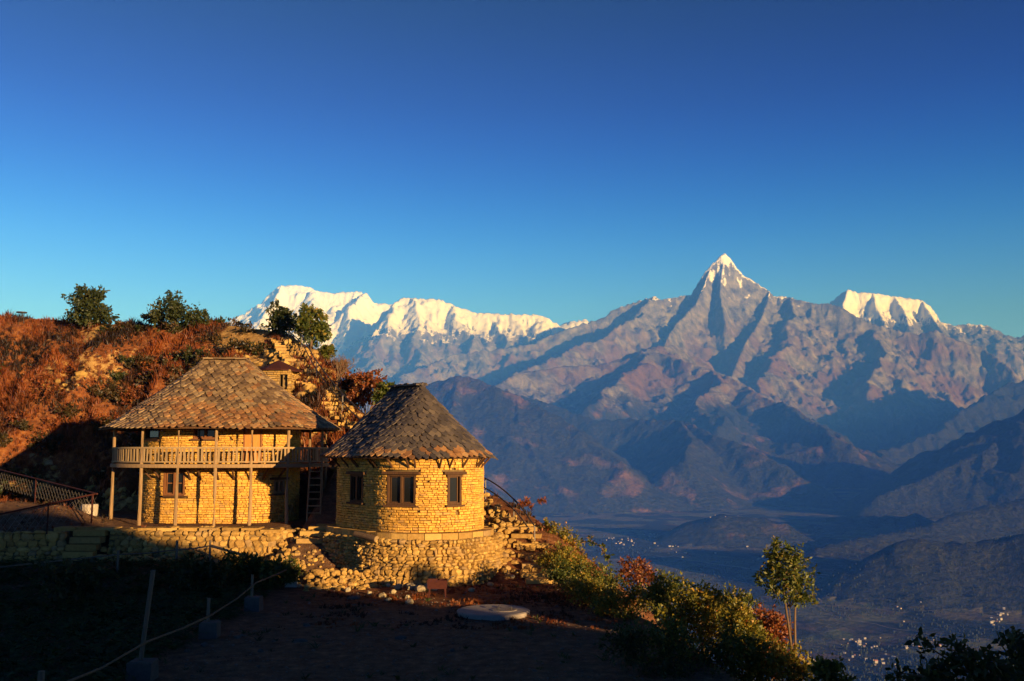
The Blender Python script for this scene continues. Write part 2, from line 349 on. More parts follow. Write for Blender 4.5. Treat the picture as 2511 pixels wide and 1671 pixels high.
for g in range(12):
    q = QUAD[QG == g]
    if not len(q): continue
    u, inv = np.unique(q, return_inverse=True)
    me = mesh_np(names[g], V[u], inv.reshape(-1, 4), M_FOREST_SHADE if g in (8, 10, 11) else M_MOUNT, {'snow': SNOW.reshape(-1)[u], 'veg': VEG.reshape(-1)[u], 'field': FIELD.reshape(-1)[u], 'valley': (GID.reshape(-1)[u] == 0).astype(float)}, smooth=True)
    mk(names[g], me, kind='structure', label=labs[g])
# ------------------------------------------------------------------ the near ground: terrace, drop-off, hill behind the houses, unseen shading spur behind the camera
def sstep(t): t = np.clip(t, 0, 1); return t * t * (3 - 2 * t)
HILL = np.array([tuple(P(*p)) for p in [(-700, 730, 64), (-200, 727, 63), (0, 729, 62), (160, 739, 62), (300, 748, 60), (480, 746, 60), (620, 764, 57), (690, 806, 54), (750, 862, 51), (840, 950, 47), (900, 1018, 43.5)]])
EDGE_Y = [-80, -30, -12, -4, 0, 5, 10, 18, 26, 31, 34.5, 37, 39, 41, 43, 46, 50, 54, 58, 64, 90]
EDGE_X = [70, 60, 42, 17, 9.5, 6, 4.9, 4.1, 3.1, 1.9, 1.35, 0.7, -0.6, -2.7, -5.4, -7.6, -9.6, -11.6, -14, -19, -45]
def z_site(x, y):
    x = np.asarray(x, float); y = np.asarray(y, float)
    z = 0.5 * sstep((-7.6 - x) / 2.6) * sstep((y - 28.5) / 4.0)
    # terrace of the long house and the ramp between the houses
    terr = 1.5 * sstep((y - 34.72) / 0.25) * sstep((-7.75 - x) / 0.3)
    ramp = (1.5 * sstep((y - 31.8) / 4.2) + 0.36 * np.clip(y - 36.5, 0, 6)) * sstep((x + 8.7) / 1.3)
    z = np.maximum(z, np.maximum(terr, ramp))
    z = z + 0.85 * np.exp(-((x + 19.5) / 2.8) ** 2 - ((y - 38.2) / 1.7) ** 2) + 0.5 * np.exp(-((x + 16.8) / 1.2) ** 2 - ((y - 37.0) / 1.0) ** 2)
    # unseen spur put behind the camera, its crest shaped to shade the courtyard
    u = 0.755 * x + 0.656 * y; w = -0.656 * x + 0.755 * y
    hc = np.interp(u, [-80, -20, 5, 9.5, 12.4, 15.3, 15.9, 16.6, 17.3, 19, 26, 45, 90], [5, 9.8, 11.3, 10.9, 10.0, 8.0, 7.25, 6.2, 5.55, 4.1, 0.5, -9, -40])
    hc = hc + 0.35 * gnoise(u * 0.9, u * 0 + 3.3, 3) + 0.18 * gnoise(u * 2.6, u * 0 + 1.3, 4)
    z = np.maximum(z, hc - 0.28 * np.abs(w + 30))
    # drop-off on the right
    xe = np.interp(y, EDGE_Y, EDGE_X)
    e = np.maximum(x - xe, 0)
    z = z - 0.85 * np.sqrt(e * e + 0.25) + 0.425
    # hill behind
    best = np.full(x.shape, -99.0)
    nx = x + 1.2 * fbm(x * 0.16, y * 0.16, 31, 4); ny = y + 1.0 * fbm(x * 0.16 + 50, y * 0.16, 32, 4)
    hd = np.full(x.shape, 99.0)
    for a, b in zip(HILL[:-1], HILL[1:]):
        d = b[:2] - a[:2]; t = np.clip(((nx - a[0]) * d[0] + (ny - a[1]) * d[1]) / (d @ d), 0, 1)
        px, py = a[0] + t * d[0], a[1] + t * d[1]
        dist = np.hypot(nx - px, ny - py); front = ny < py
        h = a[2] + t * (b[2] - a[2]) - np.where(front, 0.75 + 0.2 * sstep((-9.5 - x) / 3), 0.65) * np.sqrt(dist ** 2 + 0.3) + 0.4
        m = h > best; best = np.where(m, h, best); hd = np.where(m, dist, hd)
    gul = ridged(nx * 0.16, ny * 0.07, 40, 5) - 0.5
    best = best + np.clip(hd / 4, 0.05, 1) * (2.9 * gul + 0.8 * (ridged(nx * 0.45, ny * 0.28, 47, 3) - .5) + 0.4 * fbm(x * 0.9, y * 0.9, 44, 4))
    best = best - 1.1 * np.maximum(e - 0.8, 0)
    z = np.maximum(z, best)
    z = z + 0.05 * fbm(x * 0.7, y * 0.7, 50, 4) + 0.018 * fbm(x * 4, y * 4, 51, 3)
    return z
_zx = np.arange(-60, 30.01, 0.15); _zy = np.arange(-5, 75.01, 0.15); _ZG = z_site(*np.meshgrid(_zx, _zy))
def zs(x, y):
    """ground height from a fine lookup grid"""
    i = (x + 60) / 0.15; j = (y + 5) / 0.15
    i = min(max(i, 0), len(_zx) - 1.001); j = min(max(j, 0), len(_zy) - 1.001); a, b = int(i), int(j); u, v = i - a, j - b
    return float((_ZG[b, a] * (1 - u) + _ZG[b, a + 1] * u) * (1 - v) + (_ZG[b + 1, a] * (1 - u) + _ZG[b + 1, a + 1] * u) * v)

def earth_mat():
    t = NT('earth_and_rock'); p = t.pos()
    n1 = t.noise(0.55, 6, 0.6, p); n2 = t.noise(3.2, 6, 0.65, p); n3 = t.noise(17, 5, 0.6, p)
    soil = t.ramp(n2, [(0.3, (0.08, 0.048, 0.026)), (0.55, (0.17, 0.10, 0.052)), (0.75, (0.28, 0.165, 0.085))])
    dry = t.ramp(n2, [(0.3, (0.07, 0.02, 0.007)), (0.5, (0.20, 0.06, 0.016)), (0.72, (0.36, 0.14, 0.035))])
    rock = t.ramp(n2, [(0.28, (0.17, 0.09, 0.03)), (0.5, (0.38, 0.21, 0.06)), (0.72, (0.54, 0.33, 0.11))])
    c = t.mix(t.math('ADD', t.attr('dry'), t.math('MULTIPLY', t.math('SUBTRACT', n1, 0.5), 0.6), clamp=True), soil, dry)
    rk = t.math('ADD', t.attr('rock'), t.math('MULTIPLY', t.math('SUBTRACT', n2, 0.5), 0.9))
    c = t.mix(t.ramp(rk, [(0.46, (0, 0, 0)), (0.58, (1, 1, 1))]), c, rock)
    peb = t.n('TexVoronoi', feature='F1'); t.put(peb.inputs['Vector'], p); peb.inputs['Scale'].default_value = 11.0
    pm = t.ramp(t.math('ADD', peb.outputs['Distance'], t.math('MULTIPLY', n1, -0.25)), [(0.02, (1, 1, 1)), (0.09, (0, 0, 0))])
    c = t.mix(t.math('MULTIPLY', pm, 0.55), c, (0.24, 0.21, 0.17))
    h = t.math('ADD', t.math('MULTIPLY', n2, 1.0), t.math('MULTIPLY', n3, 0.5))
    return t.bsdf(c, 0.95, bump=h, bstr=0.7, bdist=0.12, spec=0.08)
M_EARTH = earth_mat()

def ground_attrs(x, y, z):
    hillm = sstep((y - 43.5 - 0.0 * x) / 2.5)
    rock = 0.12 + 0.95 * fbm(x * 0.22, y * 0.22, 60, 4) + 0.3 * sstep((5.5 - z) / 4) + 0.5 * sstep((x + 14.0 + (y - 50) * 0.55) / 2.2) * (y > 40)
    rock = np.where((y > 41) & (x < np.interp(y, EDGE_Y, EDGE_X) + 1.5), rock, -0.3 + 0.3 * fbm(x * 0.5, y * 0.5, 62, 3))
    rock = rock + 0.55 * sstep((z - 10.2) / 1.2) * sstep((-23.5 - x) / 2)
    terr = (y > 34) & (x < -7.5) & (y < 46)
    rock = np.where(terr, 0.25 + 0.3 * fbm(x * 0.5, y * 0.5, 62, 3), rock)
    dry = np.where(y > 43, 0.9, 0.15 + 0.55 * sstep((y - 25.5) / 4) * sstep((x + 7) / 2))
    return {'rock': rock, 'dry': dry}

def grid_obj(name, xs, ys, zf, mat, **k):
    X, Y = np.meshgrid(xs, ys); Z = zf(X, Y)
    n, m = X.shape; id_ = np.arange(n * m).reshape(n, m)
    q = np.stack([id_[:-1, :-1], id_[:-1, 1:], id_[1:, 1:], id_[1:, :-1]], -1).reshape(-1, 4)
    at = {a: v.reshape(-1) for a, v in ground_attrs(X, Y, Z).items()}
    return mk(name, mesh_np(name, np.stack([X, Y, Z], -1).reshape(-1, 3), q, mat, at, smooth=True), **k)
grid_obj('ground', np.arange(-48, 24.01, 0.28), np.arange(-8, 72.01, 0.28), z_site, M_EARTH, kind='structure', label='dirt courtyard, terrace and hillside around the houses')
# the rest of the mountainside, all round, down to the valley
th = np.linspace(0, 2 * np.pi, 361); rr = np.geomspace(8, 5000, 160)
TT, RR = np.meshgrid(th, rr); ox, oy = RR * np.sin(TT), RR * np.cos(TT)
oz = z_site(np.clip(ox, -300, 300), np.clip(oy, -300, 300)) - 0.55 * np.maximum(RR - 85, 0)
inside = (ox > -47) & (ox < 23) & (oy > -7) & (oy < 71)
oz = np.where(inside, oz - 0.8 - 0.25 * np.minimum(np.minimum(ox + 47, 23 - ox), np.minimum(oy + 7, 71 - oy)).clip(0, 20), oz)
oz = np.maximum(oz + 6 * fbm(ox * 0.01, oy * 0.01, 77, 5) * sstep((RR - 90) / 200), -640.0)
id_ = np.arange(TT.size).reshape(TT.shape)
q = np.stack([id_[:-1, :-1], id_[1:, :-1], id_[1:, 1:], id_[:-1, 1:]], -1).reshape(-1, 4)
me = mesh_np('mountainside', np.stack([ox, oy, oz], -1).reshape(-1, 3), q, M_EARTH, {'rock': np.full(TT.size, -0.2), 'dry': np.full(TT.size, 0.2)}, smooth=True)
mk('mountainside', me, kind='structure', label='steep mountainside falling from the courtyard to the valley')

# ------------------------------------------------------------------ materials of the houses
def stone_mat(name, a, b, c, joint=None):
    t = NT(name); r = t.rnd(); p = t.pos()
    n = t.noise(9, 5, 0.6, p); n2 = t.noise(45, 4, 0.6, p); n3 = t.noise(0.8, 4, 0.6, p)
    g = tuple(0.7 * v + 0.06 for v in a)
    col = t.ramp(r, [(0.0, tuple(0.7 * v for v in a)), (0.12, a), (0.4, b), (0.62, g), (0.7, c), (0.9, b), (1.0, tuple(0.7 * v for v in b))])
    col = t.mix(0.33, col, t.ramp(n, [(0.3, tuple(0.45 * v for v in b)), (0.7, c)]))
    col = t.mix(t.ramp(n3, [(0.5, (0, 0, 0)), (0.8, (0.35, 0.35, 0.35))]), col, tuple(0.5 * v for v in a))
    return t.bsdf(col, 0.92, bump=t.math('ADD', n, t.math('MULTIPLY', n2, 0.5)), bstr=0.7, bdist=0.025, spec=0.1)
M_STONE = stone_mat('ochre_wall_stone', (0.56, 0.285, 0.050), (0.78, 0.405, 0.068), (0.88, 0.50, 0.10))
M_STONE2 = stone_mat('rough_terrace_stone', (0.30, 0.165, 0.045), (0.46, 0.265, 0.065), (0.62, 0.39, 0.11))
M_RUBBLE = stone_mat('pale_rubble_stone', (0.38, 0.27, 0.12), (0.52, 0.40, 0.20), (0.68, 0.56, 0.32))
def plain(name, col, rough=0.9, scale=12, var=0.35, bd=0.01, metal=0.0, spec=0.2):
    t = NT(name); p = t.pos(); n = t.noise(scale, 5, 0.6, p)
    r = t.rnd()
    f = t.math('ADD', t.math('MULTIPLY', n, 0.7), t.math('MULTIPLY', r, 0.3))
    c = t.ramp(f, [(0.25, tuple(v * (1 - var) for v in col)), (0.75, tuple(min(1, v * (1 + var)) for v in col))])
    return t.bsdf(c, rough, bump=n, bstr=0.4, bdist=bd, spec=spec, Metallic=metal)
M_MORTAR = plain('mud_mortar', (0.20, 0.13, 0.05), 1.0)
def wood_mat(name, a, b):
    t = NT(name); mp = t.n('Mapping'); t.put(mp.inputs['Vector'], t.coord('Object')); mp.inputs['Scale'].default_value = (14, 14, 1.3)
    n = t.noise(2.4, 6, 0.65, mp.outputs[0], 0.6); r = t.rnd()
    c = t.mix(t.math('MULTIPLY', r, 0.5), t.ramp(n, [(0.3, a), (0.7, b)]), tuple(0.6 * x for x in a))
    return t.bsdf(c, 0.8, bump=n, bstr=0.4, bdist=0.008, spec=0.2)
M_WOOD = wood_mat('weathered_post_wood', (0.22, 0.13, 0.055), (0.42, 0.27, 0.12))
M_RAILW = wood_mat('pale_baluster_wood', (0.27, 0.175, 0.075), (0.46, 0.31, 0.14))
M_DARKW = wood_mat('dark_frame_wood', (0.06, 0.028, 0.012), (0.14, 0.066, 0.026))
M_REDW = wood_mat('reddish_window_wood', (0.16, 0.06, 0.02), (0.30, 0.12, 0.04))
M_DOOR = wood_mat('orange_door_wood', (0.42, 0.15, 0.03), (0.58, 0.24, 0.05))
def slate_mat(name, stops):
    t = NT(name); r = t.rnd(); p = t.pos(); n = t.noise(7, 5, 0.65, p); n2 = t.noise(40, 4, 0.6, p); n3 = t.noise(0.9, 3, 0.5, p)
    c = t.ramp(r, stops)
    c = t.mix(t.math('MULTIPLY', n, 0.45), c, stops[0][1]); c = t.mix(t.ramp(n3, [(0.5, (0, 0, 0)), (0.75, (0.35, 0.35, 0.35))]), c, stops[-1][1])
    return t.bsdf(c, 0.7, bump=t.math('ADD', n, n2), bstr=0.35, bdist=0.012, spec=0.3)
M_SLATE_A = slate_mat('ochre_grey_slate', [(0, (0.085, 0.05, 0.026)), (0.35, (0.17, 0.105, 0.05)), (0.7, (0.27, 0.17, 0.075)), (1, (0.40, 0.27, 0.125))])
M_SLATE_O = slate_mat('orange_slate', [(0, (0.16, 0.075, 0.03)), (0.4, (0.28, 0.125, 0.042)), (0.8, (0.37, 0.18, 0.06)), (1, (0.46, 0.26, 0.10))])
M_SLATE_B = slate_mat('dark_grey_slate', [(0, (0.045, 0.036, 0.032)), (0.4, (0.075, 0.058, 0.046)), (0.8, (0.115, 0.085, 0.060)), (1, (0.17, 0.125, 0.08))])
def glass_mat():
    t = NT('window_glass'); return t.bsdf((0.012, 0.012, 0.011), 0.08, spec=0.3)
M_GLASS = glass_mat()
M_CONC = plain('old_concrete', (0.10, 0.085, 0.065), 0.9, 9, 0.3)
M_COVER = plain('pale_worn_concrete', (0.25, 0.205, 0.155), 0.9, 5, 0.4)
M_BLOCK = plain('whitewashed_block', (0.44, 0.36, 0.25), 0.9, 9, 0.25)
M_STEEL = plain('galvanised_pipe', (0.26, 0.22, 0.17), 0.5, 20, 0.2, metal=0.3)
M_DARKPIPE = plain('dark_pipe', (0.05, 0.045, 0.04), 0.5, 20, 0.2)
M_RUST = plain('rust_red_metal', (0.055, 0.014, 0.009), 0.8, 14, 0.4)
M_BAMBOO = wood_mat('grey_bamboo', (0.14, 0.10, 0.06), (0.27, 0.20, 0.12))
M_BARK = wood_mat('bark', (0.10, 0.06, 0.03), (0.24, 0.15, 0.075))

# ------------------------------------------------------------------ pieces: stones and tiles
def stone_variant(seed, flat=False):
    fx, fz, fj = (0.86, 0.80, 0.08) if flat else (0.72, 0.62, 0.16)
    r = np.random.default_rng(seed); j = lambda s: r.uniform(-s, s)
    v = []
    for x, z in ((-.5, -.5), (.5, -.5), (.5, .5), (-.5, .5)): v.append((x * 0.97 + j(.02), -0.5, z * 0.97 + j(.02)))
    for x, z in ((-.5, -.5), (.5, -.5), (.5, .5), (-.5, .5)): v.append((x * 0.97 + j(.03), 0.20 + j(.08), z * 0.96 + j(.06)))
    for x, z in ((-.5, -.5), (.5, -.5), (.5, .5), (-.5, .5)): v.append((x * fx + j(.09), 0.5 + j(fj), z * fz + j(.10)))
    f = []
    for k in range(2):
        for i in range(4):
            a, b = k * 4 + i, k * 4 + (i + 1) % 4
            f.append((a, b, b + 4, a + 4))
    f.append((8, 9, 10, 11))
    return np.array(v), np.array(f)
def rock_variant(seed):
    r = np.random.default_rng(seed); v = []
    rings = [(-0.45, 0.6), (-0.1, 1.0), (0.28, 0.85), (0.5, 0.42)]; n = 6; f = []
    for z, s in rings:
        for i in range(n):
            a = 2 * np.pi * (i + r.uniform(-.25, .25)) / n; q = 0.5 * s * r.uniform(0.8, 1.12)
            v.append((math.cos(a) * q, math.sin(a) * q, z + r.uniform(-.07, .07)))
    for k in range(3):
        for i in range(n): f.append((k * n + i, k * n + (i + 1) % n, (k + 1) * n + (i + 1) % n, (k + 1) * n + i))
    f.append((18, 19, 20, 21)); f.append((18, 21, 22, 23))
    return np.array(v), np.array(f)
def tile_variant(seed):
    r = np.random.default_rng(seed); j = lambda s: r.uniform(-s, s)
    out = [(-.5, 1.0), (-.5 + j(.02), 0.40 + j(.06)), (-0.14 + j(.08), 0.03 + j(.04)), (0.14 + j(.08), 0.03 + j(.04)), (.5 + j(.02), 0.40 + j(.06)), (.5, 1.0)]
    v = [(x, y, 1.0) for x, y in out] + [(x, y, 0.0) for x, y in out]
    f = [(0, 1, 4, 5), (1, 2, 3, 4)] + [(i, i + 6, i + 7, i + 1) for i in range(5)]
    return np.array(v), np.array(f)

def place_pieces(parent, base, name, items, variants, mats, limit=300):
    """items: (4x4 world matrix, variant, mat index, weight). The `limit` that show largest become child objects, the others one joined part."""
    base = Vector(base); Tb = Matrix.Translation(-base)
    order = sorted(range(len(items)), key=lambda i: -items[i][3])
    meshes = {}
    for i in order[:limit]:
        M, vi, mi, _ = items[i]
        if (vi, mi) not in meshes: meshes[(vi, mi)] = mesh_np(name, variants[vi][0], variants[vi][1], mats[mi])
        mk(name, meshes[(vi, mi)], parent, Tb @ M)
    rest = order[limit:]
    for mi in range(len(mats)):
        vs, fs, rn, o = [], [], [], 0
        for i in rest:
            M, vi, m2, _ = items[i]
            if m2 != mi: continue
            A = np.array(Tb @ M); v = variants[vi][0] @ A[:3, :3].T + A[:3, 3]
            vs.append(v); fs.append(variants[vi][1] + o); rn.append(np.full(len(v), random.random())); o += len(v)
        if vs: mk(name + '_mass', mesh_np(name + '_mass', np.concatenate(vs), np.concatenate(fs), mats[mi], {'rnd': np.concatenate(rn)}), parent, kind='stuff')

def weight(p, n, area):
    d = CAM - Vector(p); f = d.normalized().dot(n)
    return area * max(f, 0.0) / d.length_squared

class Stadium:
    """closed outline: two half circles of radius R round c +- s*d joined by straight sides; t runs counter-clockwise from above"""
    def __init__(s, c, R_, half, d):
        s.c = Vector((c[0], c[1], 0)); s.R = R_; s.h = half; s.d = Vector((d[0], d[1], 0)).normalized(); s.e = Vector((-s.d.y, s.d.x, 0))
        s.L = 2 * math.pi * R_ + 4 * half
    def off(s, k): return Stadium(s.c, s.R + k, s.h, s.d)
    def at(s, t):
        t %= s.L; a = math.pi * s.R; b = 2 * s.h
        if t < a:
            th = -math.pi / 2 + t / s.R; n = s.d * math.cos(th) + s.e * math.sin(th); return s.c + s.d * s.h + n * s.R, n
        t -= a
        if t < b: return s.c + s.d * (s.h - t) + s.e * s.R, s.e.copy()
        t -= b
        if t < a:
            th = math.pi / 2 + t / s.R; n = s.d * math.cos(th) + s.e * math.sin(th); return s.c - s.d * s.h + n * s.R, n
        t -= a
        return s.c + s.d * (-s.h + t) - s.e * s.R, -s.e
    def ridge_at(s, t):
        p, n = s.at(t); return p - n * s.R
    def at_px(s, px):
        best = None
        for i in range(1200):
            t = s.L * i / 1200; p, n = s.at(t)
            if (Vector((0, 0, 0)) - Vector((p.x, p.y, 0))).dot(n) <= 0: continue
            q = abs(CX + p.x / (p.y * _cp) * F - px)      # near the horizon
            if best is None or q < best[0]: best = (q, t)
        return best[1]

class Line:
    """open polyline seen as a wall path, outward normal to its right"""
    def __init__(s, pts):
        s.p = [Vector((a, b, 0)) for a, b in pts]; s.cum = [0]
        for a, b in zip(s.p[:-1], s.p[1:]): s.cum.append(s.cum[-1] + (b - a).length)
        s.L = s.cum[-1]
    def at(s, t):
        t = min(max(t, 0), s.L - 1e-6)
        for i in range(len(s.p) - 1):
            if t <= s.cum[i + 1]:
                d = (s.p[i + 1] - s.p[i]).normalized(); return s.p[i] + d * (t - s.cum[i]), Vector((d.y, -d.x, 0))

def stone_course(curve, z0, z1, w, h, depth, holes=(), batter=0.0, rough=0.0, zf0=None, closed=True, bond=0.0):
    """stones laid in courses along the curve -> items for place_pieces"""
    items = []; z = z0
    while z < z1 - 0.02:
        hh = min(h * (random.uniform(0.72, 1.3) if rough < .02 else random.uniform(.6, 1.5)), z1 - z)
        t = random.uniform(-w, 0) if closed else 0.0
        while t < curve.L - (0.0 if not closed else w * 0.3):
            ww = w * random.uniform(0.55, 1.5)
            if not closed: ww = min(ww, curve.L - t)
            a, b = t, t + ww; t = b
            skip = False
            for (h0, h1, hz0, hz1) in holes:
                if z + hh * 0.6 > hz0 and z + hh * 0.4 < hz1:
                    for sh in (-curve.L, 0, curve.L):
                        if a < h1 + sh and b > h0 + sh:
                            if a < h0 + sh and h0 + sh - a > 0.05: b = h0 + sh
                            elif b > h1 + sh and b - h1 - sh > 0.05: a = h1 + sh
                            else: skip = True
            if skip or b - a < 0.04: continue
            p, n = curve.at((a + b) / 2); tg = Vector((-n.y, n.x, 0))
            zc = z + hh / 2 + random.uniform(-rough, rough) * 0.4
            out = -batter * (zc - z0) + random.uniform(-rough, rough) - depth * 0.38
            if zf0 is not None and zc < zf0(p.x, p.y) - 0.12: continue
            c = p + n * out; c.z = zc
            hs = hh * (0.95 + random.uniform(-.05, .08) + (random.uniform(-.25, .3) if rough > .02 else 0)); ws = (b - a) * 0.965
            dp = depth * random.uniform(0.9, 1.15)
            ang = random.uniform(-rough, rough) * 2.2
            T2 = tg * math.cos(ang) + Vector((0, 0, 1)) * math.sin(ang); U2 = Vector((0, 0, 1)) * math.cos(ang) - tg * math.sin(ang)
            M = Matrix(((T2.x * -ws, n.x * dp, U2.x * hs, c.x), (T2.y * -ws, n.y * dp, U2.y * hs, c.y), (T2.z * -ws, n.z * dp, U2.z * hs, c.z), (0, 0, 0, 1)))
            items.append((M, random.randrange(6), 0, weight(c, n, ws * hs)))
        z += hh
    return items
STONES = [stone_variant(i, True) for i in range(6)]; ROCKS = [rock_variant(40 + i) for i in range(6)]; TILES = [tile_variant(80 + i) for i in range(5)]

def grow(items, k=1.3):
    """rounded rubble needs to overlap a little to close the face"""
    return [(M @ Matrix.Diagonal((k, 1.0, k, 1)), v, m, w) for M, v, m, w in items]
def core_wall(curve, z0, z1, inset, holes, base, closed=True, batter=0.0, thick=0.35):
    """mortar body behind the stones, with the openings cut and their reveals"""
    base = Vector(base)
    def cell(t):
        return t
    ts = set([0.0, curve.L]); k = int(curve.L / 0.14)
    ts |= {curve.L * i / k for i in range(k + 1)}
    zsn = {z0, z1}
    hs = []
    for (a, b, c, d) in holes:
        a %= curve.L; b = a + ((b - a) % curve.L)
        for aa, bb in ((a, b), (a - curve.L, b - curve.L)):
            hs.append((aa, bb, c, d))
            for q in (aa, bb):
                if 0 < q < curve.L: ts.add(q)
        zsn |= {c, d}
    ts = sorted(ts); zsn = sorted(zsn); mb = MB()
    def pt(t, z, dep):
        p, n = curve.at(min(t, curve.L - 1e-5)); q = p - n * (dep + batter * (z - z0)); return Vector((q.x, q.y, z)) - base
    def inh(t, z): return any(a < t < b and c < z < d for a, b, c, d in hs)
    for i in range(len(ts) - 1):
        for j in range(len(zsn) - 1):
            if ts[i + 1] - ts[i] < 1e-6 or zsn[j + 1] - zsn[j] < 1e-6: continue
            tm, zm = (ts[i] + ts[i + 1]) / 2, (zsn[j] + zsn[j + 1]) / 2
            if inh(tm, zm): continue
            a, b, c, d = ts[i], ts[i + 1], zsn[j], zsn[j + 1]
            o = [pt(a, c, inset), pt(b, c, inset), pt(b, d, inset), pt(a, d, inset)]; q = [pt(a, c, thick), pt(b, c, thick), pt(b, d, thick), pt(a, d, thick)]
            fs = [(0, 1, 2, 3), (7, 6, 5, 4)]
            e = 1e-3
            if i > 0 and inh(a - e, zm): fs.append((0, 3, 7, 4))
            if i < len(ts) - 2 and inh(b + e, zm): fs.append((1, 5, 6, 2))
            if j > 0 and inh(tm, c - e): fs.append((0, 4, 5, 1))
            if j < len(zsn) - 2 and inh(tm, d + e): fs.append((3, 2, 6, 7))
            if j == len(zsn) - 2: fs.append((3, 2, 6, 7))
            mb.add(o + q, fs)
    return mb

def frame_axes(curve, t):
    p, n = curve.at(t); return p, n, Vector((-n.y, n.x, 0))
def obox(mb, p, T, N, size, base):
    """box with width along T, depth along N, height along z"""
    M = Matrix((( T.x, N.x, 0), (T.y, N.y, 0), (T.z, N.z, 1)))
    mb.box(Vector(p) - Vector(base), size, M)

def window(house, base, curve, t0, t1, z0, z1, sashes, wood, label=None, grid=1, deep=0.16, lintel=True):
    """window part with lintel, sill and one pane for each light"""
    tm = (t0 + t1) / 2; p, n, T = frame_axes(curve, tm); w = (Vector(curve.at(t1)[0]) - Vector(curve.at(t0)[0])).length; h = z1 - z0
    sag = (Vector(curve.at(t1)[0]) + Vector(curve.at(t0)[0])) / 2; q = Vector((sag.x, sag.y, 0)) - n * 0.04
    fr = MB(); fw = 0.065; zc = (z0 + z1) / 2
    for sx in (-1, 1): obox(fr, q + T * sx * (w / 2 - fw / 2) + Vector((0, 0, zc)), T, n, (fw, 0.12, h - 0.005), base)
    for zz in (z0 + fw / 2 + 0.003, z1 - fw / 2 - 0.003): obox(fr, q + Vector((0, 0, zz)), T, n, (w - 2 * fw, 0.115, fw), base)
    for k in range(1, sashes): obox(fr, q + T * (-w / 2 + w * k / sashes) + Vector((0, 0, zc)), T, n, (0.06, 0.11, h - 2 * fw), base)
    o = fr.build('window', wood, house)
    if label: o['label'] = label
    if lintel:
        lb = MB(); obox(lb, q + n * 0.05 + Vector((0, 0, z1 + 0.045)), T, n, (w + 0.30, 0.2, 0.09), base); lb.build('lintel', M_DARKW, o)
    sb = MB(); obox(sb, q + n * 0.06 + Vector((0, 0, z0 - 0.03)), T, n, (w + 0.16, 0.2, 0.06), base); sb.build('sill', M_DARKW, o)
    cw = (w - 2 * fw) / sashes
    for k in range(sashes):
        cx = -w / 2 + fw + cw * (k + 0.5)
        sash = MB(); s = 0.035
        for sx in (-1, 1): obox(sash, q - n * 0.03 + T * (cx + sx * (cw / 2 - 0.03 - s / 2)) + Vector((0, 0, zc)), T, n, (s, 0.035, h - 2 * fw - 0.01), base)
        for g in range(grid + 1):
            zz = z0 + fw + s / 2 + 0.004 + (h - 2 * fw - s - 0.008) * g / grid
            obox(sash, q - n * 0.03 + T * cx + Vector((0, 0, zz)), T, n, (cw - 0.06 - 2 * s, 0.034, s), base)
        sash.build('sash', wood, o)
        pn = MB(); obox(pn, q - n * 0.035 + T * cx + Vector((0, 0, zc)), T, n, (cw - 0.06 - s, 0.008, h - 2 * fw - s), base)
        pn.build('pane', M_GLASS, o)
    return o

